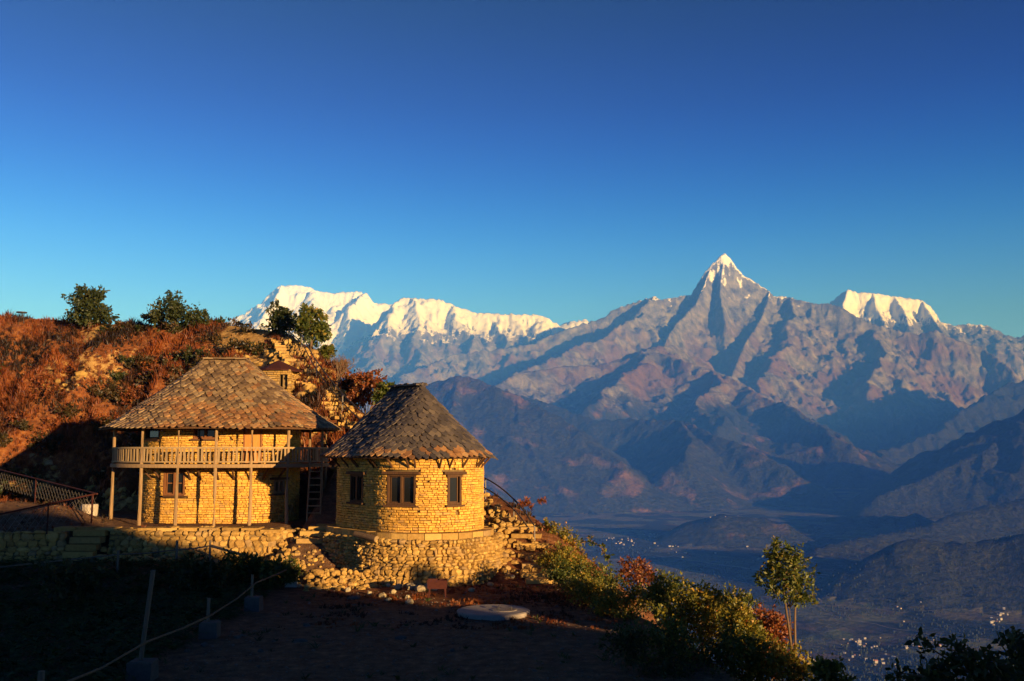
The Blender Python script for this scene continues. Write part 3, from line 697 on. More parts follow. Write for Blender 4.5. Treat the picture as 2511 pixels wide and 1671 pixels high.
def make_roof(house, base, stad, eave_z, ridge_z, tile_w, tile_e, mats, mat_fn, deck_mat, flare=0.0):
    """deck, ridge slabs and tiles laid in staggered rows from eave to ridge"""
    base = Vector(base); Rr = stad.R; rise = ridge_z - eave_z
    def prof(k):   # k = 0 at eave, 1 at ridge
        return eave_z + rise * (k + flare * (k * k - k))
    mb = MB(); N = 96; rows = 8; ring = []
    for j in range(rows + 1):
        k = j / rows; st = Stadium(stad.c, max(Rr * (1 - k), 0.02), stad.h, stad.d)
        ring.append([])
        for i in range(N):
            p, n = stad.at(stad.L * i / N); r0 = p - n * Rr; q = r0 + n * st.R
            ring[j].append(Vector((q.x, q.y, prof(k) - 0.05)))
    vs = [v - base for rg in ring for v in rg]
    under = [Vector((v.x, v.y, v.z - 0.07)) - base for v in ring[0]] + [Vector((ring[5][i].x, ring[5][i].y, ring[5][i].z - 0.12)) - base for i in range(N)]
    fs = [(j * N + i, j * N + (i + 1) % N, (j + 1) * N + (i + 1) % N, (j + 1) * N + i) for j in range(rows) for i in range(N)]
    o = len(vs); vs += under
    fs += [(i, o + i, o + (i + 1) % N, (i + 1) % N) for i in range(N)] + [(o + (i + 1) % N, o + i, o + N + i, o + N + (i + 1) % N) for i in range(N)]
    mb.add(vs, fs); roof = mb.build('roof', deck_mat, house)
    items = []; slope_len = math.hypot(Rr, rise); nrow = int(slope_len / tile_e)
    for j in range(-1, nrow):
        k = j / nrow; r = Rr * (1 - k); st = Stadium(stad.c, r + 0.001, stad.h, stad.d)
        cnt = max(8, int(st.L / tile_w)); ww = st.L / cnt
        dz = (prof(min(k + .02, 1)) - prof(k)) / (0.02 * Rr); th = math.atan(max(dz, 0.2))
        for i in range(cnt):
            t = (i + 0.5 * (j % 2) + random.uniform(-.07, .07)) * ww
            p, n = st.at(t); T = Vector((-n.y, n.x, 0))
            tl = th - random.uniform(0.10, 0.20)
            U = -n * math.cos(tl) + Vector((0, 0, math.sin(tl))); Nn = n * math.sin(tl) + Vector((0, 0, math.cos(tl)))
            yaw = random.gauss(0, .07); T2 = T * math.cos(yaw) + U * math.sin(yaw); U2 = U * math.cos(yaw) - T * math.sin(yaw)
            c = Vector((p.x, p.y, prof(k) + 0.05 * math.sin(p.x * 1.7 + 2 * k) * math.sin(p.y * 1.3 + 1) * (1 - k) - 0.01)) + Nn * random.uniform(0.01, 0.045) - U * (random.uniform(0, .09) if random.random() < .12 else 0)
            wd = ww * random.uniform(0.82, 1.14); ln = tile_e * random.uniform(1.6, 2.05); tk = random.uniform(0.024, 0.042)
            M = Matrix(((T2.x * wd, U2.x * ln, Nn.x * tk, c.x), (T2.y * wd, U2.y * ln, Nn.y * tk, c.y), (T2.z * wd, U2.z * ln, Nn.z * tk, c.z), (0, 0, 0, 1)))
            items.append((M, random.randrange(5), mat_fn(c), weight(c, Nn, wd * tile_e)))
    place_pieces(roof, base, 'slate_tile', items, TILES, mats)
    nr_ = max(3, int(2 * (stad.h + 0.05) / 0.42))
    for i in range(nr_):
        m2 = MB(); x0 = -(stad.h + 0.02) + 2 * (stad.h + 0.02) * (i + 0.5) / nr_
        c = stad.c + stad.d * x0; th = 2 * (stad.h + 0.02) / nr_
        M = Matrix(((stad.d.x, stad.e.x, 0), (stad.d.y, stad.e.y, 0), (0, 0, 1)))
        m2.box(Vector((c.x, c.y, ridge_z + 0.03 + random.uniform(-.012, .012))) - base, (th * 1.02, 0.46 + random.uniform(-.05, .05), 0.055), M @ Matrix.Rotation(random.uniform(-.05, .05), 3, 'Y'))
        m2.build('ridge_slab', mats[0], roof)
    return roof

# ------------------------------------------------------------------ round house
RH_C = (-3.61, 34.8); RH_D = (-0.62, 0.785); RH_S = 1.12; RH_R = 1.93; RB = (RH_C[0], RH_C[1], 1.62)
rs = Stadium(RH_C, RH_R, RH_S, RH_D)
round_house = thing('round_stone_house', 'small round ochre stone house with a dark steep slate roof', 'house', RB)
def z_at(curve, px, py):
    t = curve.at_px(px); p, n = curve.at(t); return P(px, py, p.y).z
RZ0, RZ1 = 1.62, 4.12
wins = []
for (x0, x1, y0, y1, k) in ((808, 838, 1092, 1156, 2), (892, 958, 1092, 1163, 2), (1029, 1062, 1092, 1162, 1)):
    t0, t1 = sorted((rs.at_px(x0), rs.at_px(x1)))
    wins.append((t0, t1, z_at(rs, (x0 + x1) / 2, y1), z_at(rs, (x0 + x1) / 2, y0), k))
wz0 = min(w[2] for w in wins); wz1 = max(w[3] for w in wins)
holes = [(a, b, c, d) for a, b, c, d, _ in wins]
lint = [(a - 0.15, b + 0.15, d, d + 0.1) for a, b, c, d, _ in wins] + [(a - 0.08, b + 0.08, c - 0.065, c) for a, b, c, d, _ in wins]
put = []
for px, py in ((985, 1107), (963, 1178), (1052, 1178), (1042, 1078)):
    t = rs.at_px(px); z = z_at(rs, px, py); put.append((t - 0.05, t + 0.05, z - 0.05, z + 0.05))
rw = core_wall(rs, RZ0, RZ1, 0.075, holes, RB).build('wall', M_MORTAR, round_house)
place_pieces(rw, RB, 'stone', stone_course(rs, RZ0, RZ1, 0.165, 0.076, 0.13, holes + lint + put, rough=0.010), STONES, [M_STONE])
for i, (a, b, c, d, k) in enumerate(wins):
    window(round_house, RB, rs, a, b, c, d, k, M_DARKW)
_d = Vector((RH_D[0], RH_D[1], 0)).normalized(); re_ = Stadium((RH_C[0] + _d.x * 0.16, RH_C[1] + _d.y * 0.16), 2.45, 0.92, RH_D)
make_roof(round_house, RB, re_, 4.10, 6.50, 0.235, 0.175, [M_SLATE_B, M_SLATE_O], lambda c: 1 if (c.z < 4.2 and random.random() < 0.5) else 0, M_DARKW, flare=0.10)
# eave board, interior floor and struts
eb = MB(); N = 90; ro = re_.off(-0.03); vs = []; fs = []
for i in range(N):
    p, n = ro.at(ro.L * i / N)
    for z in (4.0, 4.055):
        for k in (0, -0.06): q_ = p + n * k; vs.append(Vector((q_.x, q_.y, z)) - Vector(RB))
for i in range(N):
    a, b = i * 4, ((i + 1) % N) * 4
    fs += [(a, b, b + 2, a + 2), (a + 1, a + 3, b + 3, b + 1), (a + 2, b + 2, b + 3, a + 3), (a, a + 1, b + 1, b)]
eb.add(vs, fs); eb.build('eave_board', M_REDW, round_house)
for px in (783, 803, 826, 862, 904, 957, 1012, 1064, 1094, 1107):
    t = rs.at_px(px); p, n, T = frame_axes(rs, t); m = MB()
    a = Vector((p.x, p.y, 3.66)) - Vector(RB) - n * 0.02; b = Vector((p.x, p.y, 4.02)) + n * 0.33 - Vector(RB)
    m.tube([a, b], 0.036, 5); m.build('strut', M_DARKW, round_house)
for i in range(6):
    t = rs.L * (0.42 + 0.08 * i); p, n, T = frame_axes(rs, t); m = MB()
    m.tube([Vector((p.x, p.y, 3.66)) - Vector(RB) - n * 0.02, Vector((p.x, p.y, 4.02)) + n * 0.33 - Vector(RB)], 0.036, 5); m.build('strut', M_DARKW, round_house)

# plinth slab ring and the rough retaining wall under the round house
PB = (RH_C[0], RH_C[1], 0.0)
plinth = thing('retaining_wall', 'rough dry-stone retaining wall carrying the round house', 'wall', PB)
pw = rs.off(0.78)
core_wall(pw, -0.3, 1.36, 0.10, [], PB, batter=0.10, thick=0.6).build('core', M_MORTAR, plinth)
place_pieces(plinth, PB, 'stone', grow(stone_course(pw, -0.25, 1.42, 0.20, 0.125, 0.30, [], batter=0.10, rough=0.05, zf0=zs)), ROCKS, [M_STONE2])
capm = MB(); N = 80; inn = rs.off(-0.3); vs = []
for st, z in ((rs.off(0.62), 1.36), (rs.off(0.40), 1.385)): vs += [Vector((st.at(st.L * i / N)[0].x, st.at(st.L * i / N)[0].y, z + random.uniform(-.02, .02))) - Vector(PB) for i in range(N)]
capm.add(vs, [(i, (i + 1) % N, N + (i + 1) % N, N + i) for i in range(N)]); capm.build('earth_fill', M_EARTH, plinth)
sl = rs.off(0.37); cnt = 34
for i in range(cnt):
    m = MB(); a, b = sl.L * (i + 0.02) / cnt, sl.L * (i + 0.98) / cnt; zt = 1.615 + random.uniform(-.012, .008)
    A0, na = sl.at(a); B0, nb = sl.at(b); q4 = [A0, B0, B0 - nb * 0.75, A0 - na * 0.75]
    vs = [Vector((q.x, q.y, 1.33)) - Vector(PB) for q in q4] + [Vector((q.x, q.y, zt)) - Vector(PB) for q in q4]
    m.add(vs, [(0, 1, 5, 4), (1, 2, 6, 5), (2, 3, 7, 6), (3, 0, 4, 7), (4, 5, 6, 7)]); m.build('paving_slab', M_STONE2, plinth)
fl = MB(); fl.add([Vector((inn.at(inn.L * i / 60)[0].x, inn.at(inn.L * i / 60)[0].y, 0.0)) for i in range(60)], [tuple(range(60))])
fl.v = [(v[0] - RB[0], v[1] - RB[1], 0.02) for v in fl.v]; fl.build('floor', M_MORTAR, round_house)

# ------------------------------------------------------------------ long house with the balcony
LC = (-11.64, 39.9); LB = (LC[0], LC[1], 1.52)
ls = Stadium(LC, 2.2, 0.85, (1, 0)); lr = ls.off(1.12); le = ls.off(1.50)
long_house = thing('balcony_house', 'two-storey oval ochre stone house with a wooden balcony and tiled roof', 'house', LB)
LZ0, LZ1, LZB = 1.5, 5.75, 3.74
lw = []
for (x0, x1, y0, y1, k, g, wood) in ((379, 428, 1084, 1141, 2, 2, M_REDW), (444, 498, 984, 1011, 2, 1, M_REDW), (333, 366, 984, 1012, 1, 1, M_DARKW), (632, 656, 1104, 1136, 2, 1, M_WOOD)):
    t0, t1 = sorted((ls.at_px(x0), ls.at_px(x1)))
    zt = z_at(ls, (x0 + x1) / 2, y0)
    if y0 < 1000: zt += 0.12
    lw.append((t0, t1, z_at(ls, (x0 + x1) / 2, y1), zt, k, g, wood))
d0, d1 = sorted((ls.at_px(559), ls.at_px(602)))
holes = [w[:4] for w in lw] + [(d0, d1, LZB, 5.45)]
lint = [(a - 0.15, b + 0.15, d, d + 0.1) for a, b, c, d, *_ in lw] + [(a - 0.08, b + 0.08, c - 0.065, c) for a, b, c, d, *_ in lw]
put = []
for px, py in ((401, 1008), (500, 1008), (529, 1010), (435, 1089)):
    t = ls.at_px(px); z = z_at(ls, px, py); put.append((t - 0.05, t + 0.05, z - 0.05, z + 0.05))
lwall = core_wall(ls, LZ0, LZ1, 0.075, holes, LB).build('wall', M_MORTAR, long_house)
place_pieces(lwall, LB, 'stone', stone_course(ls, LZ0, LZ1, 0.17, 0.08, 0.13, holes + lint + put, rough=0.011), STONES, [M_STONE])
for (a, b, c, d, k, g, wood) in lw: window(long_house, LB, ls, a, b, c, d, k, wood, grid=g)
dm = MB(); dp, dn, dT = frame_axes(ls, (d0 + d1) / 2); dw = d1 - d0
for sx in (-1, 1): obox(dm, dp + dT * sx * (dw / 2 - 0.03) - dn * 0.05 + Vector((0, 0, 4.6)), dT, dn, (0.06, 0.12, 1.68), LB)
door = dm.build('door', M_REDW, long_house)
for sx in (-1, 1):
    m = MB(); obox(m, dp + dT * sx * (dw / 4 - 0.012) - dn * 0.06 + Vector((0, 0, 4.6)), dT, dn, (dw / 2 - 0.045, 0.04, 1.66), LB)
    m.build('door_leaf', M_DOOR, door)
# balcony: planks, edge beam, joists, railing
bal = MB(); N = 120; a_, b_ = ls.off(-0.05), lr.off(0.06); vs = []
for i in range(N):
    for st in (a_, b_):
        p, n = st.at(st.L * i / N)
        for z in (LZB - 0.06, LZB): vs.append(Vector((p.x, p.y, z)) - Vector(LB))
fs = []
for i in range(N):
    a, b = i * 4, ((i + 1) % N) * 4
    fs += [(a, a + 2, b + 2, b), (a + 1, b + 1, b + 3, a + 3), (a + 2, a + 3, b + 3, b + 2)]
bal.add(vs, fs); balcony = bal.build('balcony_floor', M_WOOD, long_house)
def ring_beam(st, z0, z1, th, name, mat, parent, base, n=110):
    m = MB(); vs = []; fs = []
    for i in range(n):
        p, nn = st.at(st.L * i / n)
        for z in (z0, z1):
            for k in (0, -th): q_ = p + nn * k; vs.append(Vector((q_.x, q_.y, z)) - Vector(base))
    for i in range(n):
        a, b = i * 4, ((i + 1) % n) * 4
        fs += [(a, b, b + 2, a + 2), (a + 1, a + 3, b + 3, b + 1), (a + 2, b + 2, b + 3, a + 3), (a, a + 1, b + 1, b)]
    m.add(vs, fs); return m.build(name, mat, parent)
ring_beam(lr.off(0.075), LZB - 0.13, LZB - 0.03, 0.10, 'edge_beam', M_WOOD, balcony, LB)
for i in range(30):
    t = ls.L * i / 30; p, n, T = frame_axes(ls, t); m = MB()
    m.tube([Vector((p.x, p.y, LZB - 0.11)) - n * 0.1 - Vector(LB), Vector((p.x, p.y, LZB - 0.11)) + n * 1.05 - Vector(LB)], 0.045, 6); m.build('joist', M_WOOD, balcony)
for px in (352, 372, 440, 465, 505, 540, 575, 606, 640):
    t = ls.at_px(px); p, n, T = frame_axes(ls, t); m = MB()
    m.tube([Vector((p.x, p.y, LZB - 0.62)) - n * 0.03 - Vector(LB), Vector((p.x, p.y, LZB - 0.15)) + n * 0.5 - Vector(LB)], 0.04, 6); m.build('bracket', M_DARKW, long_house)
rail = ring_beam(lr.off(0.035), 4.31, 4.375, 0.07, 'railing', M_RAILW, long_house, LB)
ring_beam(lr.off(0.03), 3.80, 3.85, 0.05, 'bottom_rail', M_RAILW, rail, LB)
nb = 150; bmesh_ = {}
for k in range(4):
    m = MB(); m.box((0, 0, 0), (0.048 + 0.012 * k, 0.028, 0.47)); bmesh_[k] = m.mesh('baluster', M_RAILW)
for i in range(nb):
    t = lr.L * (i + random.uniform(-.18, .18)) / nb; p, n, T = frame_axes(lr, t)
    ang = random.gauss(0, 0.045)
    T2 = T * math.cos(ang) + Vector((0, 0, math.sin(ang))); U2 = Vector((0, 0, math.cos(ang))) - T * math.sin(ang)
    c = Vector((p.x, p.y, 4.075)) - Vector(LB)
    mk('baluster', bmesh_[random.randrange(4)], rail, Matrix(((T2.x, n.x, U2.x, c.x), (T2.y, n.y, U2.y, c.y), (T2.z, n.z, U2.z, c.z), (0, 0, 0, 1))))
pt_ts = [lr.at_px(px) for px in (262, 327, 410, 496, 579, 663, 741)]
t_l, t_r = pt_ts[0], pt_ts[-1]
backs = [lr.L * 0.5 - (lr.L * 0 + x) for x in (0.0,)]
for k in (0.27, 0.335, 0.40, 0.465, 0.53): pt_ts.append(lr.L * k)
for t in pt_ts:
    p, n, T = frame_axes(lr, t); m = MB(); j = lambda s=0.018: random.uniform(-s, s)
    zb = zs(p.x, p.y) - 0.1
    m.tube([Vector((p.x + j(), p.y + j(), zb)) - Vector(LB), Vector((p.x + j(), p.y + j(), 2.7)) - Vector(LB), Vector((p.x + j(), p.y + j(), 3.8)) - Vector(LB), Vector((p.x, p.y, 5.22)) - Vector(LB)], [0.072, 0.062, 0.062, 0.055], 8, 0.08)
    m.build('post', M_WOOD, long_house)
def roof_mat(c):
    x = CX + F * c.x / (c.y * _cp); dz = (c.z - 5.2)
    inpatch = 375 < x < 735 and dz < 0.75 + 0.25 * math.sin(x * 0.02) and c.y < 41
    return 1 if (random.random() < (0.72 if inpatch else 0.07)) else 0
make_roof(long_house, LB, le, 5.16, 7.92, 0.24, 0.18, [M_SLATE_A, M_SLATE_O], roof_mat, M_DARKW, flare=0.16)
ring_beam(le.off(-0.04), 5.05, 5.11, 0.08, 'eave_board', M_DARKW, long_house, LB)
lpf = MB(); st = ls.off(-0.3); lpf.add([Vector((st.at(st.L * i / 60)[0].x, st.at(st.L * i / 60)[0].y, 1.56)) - Vector(LB) for i in range(60)], [tuple(range(60))]); lpf.build('floor', M_MORTAR, long_house)
ufl = MB(); ufl.add([Vector((st.at(st.L * i / 60)[0].x, st.at(st.L * i / 60)[0].y, 3.7)) - Vector(LB) for i in range(60)], [tuple(range(60))]); ufl.build('upper_floor', M_DARKW, long_house)

# ladder against the balcony
la, lb_ = P(706, 1192, 37.4), P(714, 1062, 38.2); lc_, ld = P(737, 1192, 37.4), P(741, 1062, 38.2)
LAD = (la.x, la.y, 1.5); ladder = thing('ladder', 'wooden ladder leaning in the shade under the balcony', 'ladder', LAD)
for a, b in ((la, lb_), (lc_, ld)):
    m = MB(); a = a.copy(); a.z = 1.5; m.tube([a - Vector(LAD), b - Vector(LAD)], 0.035, 6); m.build('side_rail', M_WOOD, ladder)
for i in range(8):
    k = (i + 0.7) / 8.2; a = la.lerp(lb_, k); b = lc_.lerp(ld, k); m = MB(); m.tube([a - Vector(LAD), b - Vector(LAD)], 0.024, 6); m.build('rung', M_WOOD, ladder)
# ------------------------------------------------------------------ retaining walls of the terrace
def dry_wall(name, label, pts, z0, z1, w=0.25, h=0.15, mat=None, rough=0.06, limit=300, batter=0.08):
    ln = Line(pts); base = (pts[0][0], pts[0][1], z0)
    o = thing(name, label, 'wall', base)
    core_wall(ln, z0 - 0.2, z1 - 0.04, 0.10, [], base, closed=False, batter=batter, thick=0.5).build('core', M_MORTAR, o)
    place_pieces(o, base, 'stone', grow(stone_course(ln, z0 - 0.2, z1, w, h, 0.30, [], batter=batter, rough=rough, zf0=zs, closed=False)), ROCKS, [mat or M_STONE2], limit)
    return o
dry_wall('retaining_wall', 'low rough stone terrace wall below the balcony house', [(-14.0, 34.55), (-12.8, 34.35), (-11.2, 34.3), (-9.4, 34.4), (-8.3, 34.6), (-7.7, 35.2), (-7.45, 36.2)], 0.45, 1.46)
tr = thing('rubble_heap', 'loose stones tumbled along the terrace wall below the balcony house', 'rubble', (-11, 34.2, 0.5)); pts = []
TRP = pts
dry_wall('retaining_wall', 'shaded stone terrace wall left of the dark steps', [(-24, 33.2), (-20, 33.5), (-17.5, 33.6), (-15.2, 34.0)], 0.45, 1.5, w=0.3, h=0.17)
stp = thing('stone_steps', 'dark stone steps climbing to the balcony house terrace', 'steps', (-14.6, 34, 0.4))
for i in range(5):
    m = MB(); m.box((random.uniform(-.04, .04), 0.26 * i - 0.3, 0.12 + 0.22 * i), (1.05 + random.uniform(-.08, .08), 0.42, 0.2), Matrix.Rotation(random.uniform(-.05, .05), 3, 'Z')); m.build('step', M_STONE2, stp)
# steps between the houses
stp = thing('stone_steps', 'shaded stone steps in the gap between the two houses', 'steps', (-6.9, 32.4, 0.0))
for i in range(4):
    y = 2.2 + 0.5 * i; m = MB(); m.box((0.1 * i + random.uniform(-.05, .05), y, zs(-6.9, 32.4 + y) + 0.02), (1.1 + random.uniform(-.2, .2), 0.34, 0.16), Matrix.Rotation(random.uniform(-.08, .08), 3, 'Z')); m.build('step', M_STONE2, stp)
# terrace paving lip under the balcony posts
for i in range(11):
    x = -15.6 + 0.72 * i; m = MB()
    y = 35.15 + 0.12 * math.sin(i * 1.7); m.box((0, 0, 0), (0.66 + random.uniform(-.1, .06), 0.75 + random.uniform(-.1, .1), 0.12), Matrix.Rotation(random.uniform(-.06, .06), 3, 'Z'))
    mk('paving_slab', m.mesh('paving_slab', M_STONE2), None, Matrix.Translation((x, y, zs(x, y) + 0.0)), 'flat stone slab along the terrace edge below the balcony', 'slab', 'paving slabs on the terrace edge')

# ------------------------------------------------------------------ stairs and rubble
def rubble(parent, base, pts, name='stone', smin=0.1, smax=0.3, mat=None, limit=300):
    items = []
    for p in pts:
        s = random.uniform(smin, smax); sx, sy, sz = s * random.uniform(.9, 1.5), s * random.uniform(.8, 1.2), s * random.uniform(.5, .8)
        M = Matrix.Translation(p) @ Matrix.Rotation(random.uniform(0, 6.28), 4, 'Z') @ Matrix.Rotation(random.uniform(-.3, .3), 4, 'X') @ Matrix.Diagonal((sx, sy, sz, 1))
        items.append((M, random.randrange(6), 0, s * s / (Vector(p) - CAM).length_squared))
    place_pieces(parent, base, name, items, ROCKS, [mat or M_STONE2], limit)
for i in range(230):
    x = random.uniform(-14, -7.6); y = 34.3 - abs(random.gauss(0, .35)) if random.random() < .6 else random.uniform(34.5, 35.1)
    TRP.append(Vector((x, y, zs(x, y) + max(0, .4 - (34.3 - y) * .8) * random.uniform(0, 1) * (y < 34.3) + .02)))
rubble(tr, (-11, 34.2, 0.5), TRP, smin=0.1, smax=0.36, limit=230)
# stair on the right of the round house: stacked stones climbing behind it
sb_ = thing('stone_stair', 'tumbled stone stair climbing round the right side of the round house', 'stairs', (0.2, 34, 0.3))
pts = []
for i in range(230):
    k = random.random(); py = 32.6 + 6.6 * k; xc = np.interp(py, [32.6, 34, 35.5, 37, 39.2], [0.75, 0.55, 0.25, -0.35, -1.6])
    x = xc + random.uniform(-0.95, 0.35); pts.append(Vector((x, py, zs(x, py) + random.uniform(-0.05, 0.10 + 0.2 * (k > .35)))))
rubble(sb_, (0.2, 34, 0.3), pts, smin=0.13, smax=0.34, limit=300)
for i in range(9):
    py = 32.1 + 0.55 * i; x = np.interp(py, [32, 34, 37], [0.95, 0.75, -0.1]); m = MB()
    m.box((x - 0.2, py - 34, zs(x, py) - 0.3 + 0.06), (1.15 + random.uniform(-.15, .1), 0.42, 0.14), Matrix.Rotation(random.uniform(-.15, .15), 3, 'Z')); m.build('step', M_STONE2, sb_)
# stair down the right shoulder of the hill
hs_ = thing('hill_stair', 'stone stair with a pipe rail coming down the shoulder of the hill', 'stairs', (-9, 48, 6))
spine = [Vector(p) for p in ((-13.5, 56.0, 0), (-12.3, 53.4, 0), (-10.7, 50.6, 0), (-8.9, 48.0, 0), (-7.2, 45.6, 0), (-5.8, 43.6, 0))]
sl_ = Line([(p.x, p.y) for p in spine])
for i in range(40):
    p, n = sl_.at(sl_.L * i / 40); m = MB(); ang = math.atan2(n.y, n.x)
    m.box((p.x + 9, p.y - 48, zs(p.x, p.y) - 6 + 0.05), (0.75 + random.uniform(-.15, .15), 0.28, 0.15), Matrix.Rotation(ang + random.uniform(-.12, .12), 3, 'Z')); m.build('step', M_STONE2, hs_)
pts = []
for i in range(520):
    p, n = sl_.at(sl_.L * random.random()); o = random.gauss(-0.9, 1.1); q = p + n * o
    pts.append(Vector((q.x, q.y, zs(q.x, q.y) + random.uniform(-.05, .12))))
rubble(hs_, (-9, 48, 6), pts, smin=0.14, smax=0.42)
# ochre rock slabs showing through the hill face
rk = thing('rock_outcrop', 'broken ochre rock faces on the hill behind the houses', 'rock', (-18, 48, 3))
pts = []
for i in range(2600):
    x, y = random.uniform(-30, -6.5), random.uniform(44.5, 56)
    at = ground_attrs(np.array([x]), np.array([y]), z_site(np.array([x]), np.array([y])))['rock'][0]
    if at > 0.42 and random.random() < 0.5: pts.append(Vector((x, y, zs(x, y) + random.uniform(-.10, .06))))
rubble(rk, (-18, 48, 3), pts, smin=0.15, smax=0.6, mat=M_STONE2)

def pipe_rail(name, label, posts, cat='handrail', mat=M_STEEL, rmat=M_DARKPIPE, hgt=0.8, mids=(0.5,), prad=0.022, rrad=0.02, ext=None):
    base = posts[0]; o = thing(name, label, cat, base)
    for p in posts:
        m = MB(); m.tube([p - base - Vector((0, 0, .15)), p - base + Vector((0, 0, hgt))], prad, 6); m.build('post', mat, o)
    def smooth(pp):
        out = []
        for i in range(len(pp) - 1):
            p0, p1, p2, p3 = pp[max(i - 1, 0)], pp[i], pp[i + 1], pp[min(i + 2, len(pp) - 1)]
            for k in range(6):
                t = k / 6; out.append(0.5 * ((2 * p1) + (p2 - p0) * t + (2 * p0 - 5 * p1 + 4 * p2 - p3) * t * t + (3 * p1 - p0 - 3 * p2 + p3) * t ** 3))
        return out + [pp[-1]]
    for f in (1.0,) + tuple(mids):
        m = MB(); m.tube(smooth([p - base + Vector((0, 0, hgt * f)) for p in posts]), rrad, 6); m.build('rail', rmat, o)
    return o
pp = [P(1040, 1125, 41.0), P(1117, 1147, 38.6), P(1182, 1197, 36.6), P(1230, 1262, 34.6)]
pipe_rail('handrail', 'curved two-bar pipe handrail beside the round house', pp, hgt=0.76, rrad=0.027, prad=0.026)
hp = []
for px, py, Y in ((664, 764, 56.5), (693, 822, 53.6), (728, 878, 50.8), (788, 928, 47.6), (846, 990, 44.6)):
    q_ = P(px, py, Y); q_.z = max(zs(q_.x, q_.y), q_.z - 0.4); hp.append(q_)
pipe_rail('handrail', 'dark pipe handrail along the stair on the hill', hp, hgt=0.85, rrad=0.03, prad=0.03)

rh = thing('rubble_heap', 'sunlit heap of broken stone spilling from the left end of the round retaining wall', 'rubble', (-5.4, 31.4, 0))
pts = []
for i in range(240):
    a = random.gauss(0, .6); b = abs(random.gauss(0, .45)); x = -5.2 + a * 0.9; y = 31.75 - b + 0.15 * a
    pts.append(Vector((x, y, zs(x, y) + max(0, .55 - b * .9) * random.uniform(.2, 1))))
rubble(rh, (-5.4, 31.4, 0), pts, smin=0.08, smax=0.26, mat=M_STONE2, limit=240)
rp = thing('rubble_heap', 'dark scattered stones on the sloping passage between the two houses', 'rubble', (-6.8, 33, 0)); pts = []
for i in range(190):
    x, y = random.uniform(-8.3, -5.9), random.uniform(31.6, 35.6); pts.append(Vector((x, y, zs(x, y) + .01)))
rubble(rp, (-6.8, 33, 0), pts, smin=0.08, smax=0.24, mat=M_STONE2, limit=190)
# little roofed stone kiosk on the hill
kp = P(640, 880, 50.5); kz = zs(kp.x, kp.y) - 0.3; KB = (kp.x, kp.y, kz)
kiosk = thing('stone_shelter', 'tiny square stone shelter with a low red metal roof on the hill', 'shelter', KB)
sq = Line([(kp.x - 0.8, kp.y - 0.8), (kp.x + 0.8, kp.y - 0.8), (kp.x + 0.8, kp.y + 0.8), (kp.x - 0.8, kp.y + 0.8), (kp.x - 0.8, kp.y - 0.8)])
ktop = P(640, 853, 50.5).z
kholes = [(1.05, 1.45, kz + (ktop - kz) * 0.25, ktop - 0.25)]
kw_ = core_wall(sq, kz, ktop, 0.06, kholes, KB, thick=0.4).build('wall', M_MORTAR, kiosk)
place_pieces(kw_, KB, 'stone', stone_course(sq, kz, ktop, 0.24, 0.12, 0.14, kholes, rough=0.012), STONES, [M_STONE2], 120)
m = MB(); r_ = 1.25; rz = P(640, 829, 50.5).z - kz; ez = ktop - kz
cs = [Vector((math.cos(a) * r_, math.sin(a) * r_ * 0.9, ez - 0.02 + 0.04 * math.sin(3 * a))) for a in [2 * math.pi * i / 10 for i in range(10)]]
m.add(cs + [Vector((0, 0, rz))] + [c - Vector((0, 0, .05)) for c in cs], [(i, (i + 1) % 10, 10) for i in range(10)] + [(11 + i, 11 + (i + 1) % 10, (i + 1) % 10, i) for i in range(10)] + [tuple(reversed(range(11, 21)))])
m.build('roof', M_RUST, kiosk)

# ------------------------------------------------------------------ garden fence along the courtyard
FX = -6.87
def fence_post(y, top, lean=(0, 0), base_size=0.4, mat=M_BAMBOO, label='', rad=0.045, bh=0.36, bmat=None, x=FX):
    z = zs(x, y); o = thing('fence_post', label, 'post', (x, y, z))
    m = MB(); n = 8; b = base_size / 2
    vs = [(sx * b * s, sy * b * s, zz) for zz, s in ((-0.1, 1.05), (bh * 0.93, 1.0), (bh, 0.92)) for sx, sy in ((-1, -1), (1, -1), (1, 1), (-1, 1))]
    vs = [(a + random.uniform(-.015, .015), c + random.uniform(-.015, .015), d) for a, c, d in vs]
    m.add(vs, [(k * 4 + i, k * 4 + (i + 1) % 4, (k + 1) * 4 + (i + 1) % 4, (k + 1) * 4 + i) for k in range(2) for i in range(4)] + [(8, 9, 10, 11)])
    m.build('footing', bmat or M_CONC, o)
    p = MB(); k = 5; p.tube([Vector((lean[0] * i / k - 0.05, lean[1] * i / k, bh - 0.05 + (top - bh) * i / k)) for i in range(k + 1)], rad, 8, 0.05); p.build('pole', mat, o)
    return o
fence_post(18.9, 2.05, (0.17, 0), 0.43, label='tall leaning bamboo post in a concrete footing beside the courtyard')
fence_post(23.0, 0.93, (0.0, 0), 0.38, label='short grey post in a concrete footing between the tall post and the houses', rad=0.04)
fence_post(26.8, 0.98, (0.0, 0), 0.40, label='thin grey post in a tilted concrete footing next along from the short one', rad=0.035)
fence_post(31.4, 0.86, (0.02, 0), 0.33, label='sunlit pale post in a block footing at the corner of the garden fence', rad=0.05, bmat=M_BLOCK)
fence_post(14.9, 1.05, (0.02, 0), 0.38, label='stub post at the bottom end of the garden fence', rad=0.05)
gr = thing('fence_rail', 'sagging bamboo rail tied along the courtyard posts', 'rail', (FX, 23, 0.7))
m = MB(); rl = [(12.5, 0.62), (14.9, 0.72), (17, 0.62), (18.9, 0.68), (21, 0.55), (23.0, 0.50), (25, 0.56), (26.8, 0.72), (29, 0.66), (31.4, 0.62)]
m.tube([Vector((0.03 + 0.02 * math.sin(y), y - 23, z + zs(FX, y) - 0.7)) for y, z in rl], 0.022, 7, 0.08); m.build('pole', M_BARK, gr)
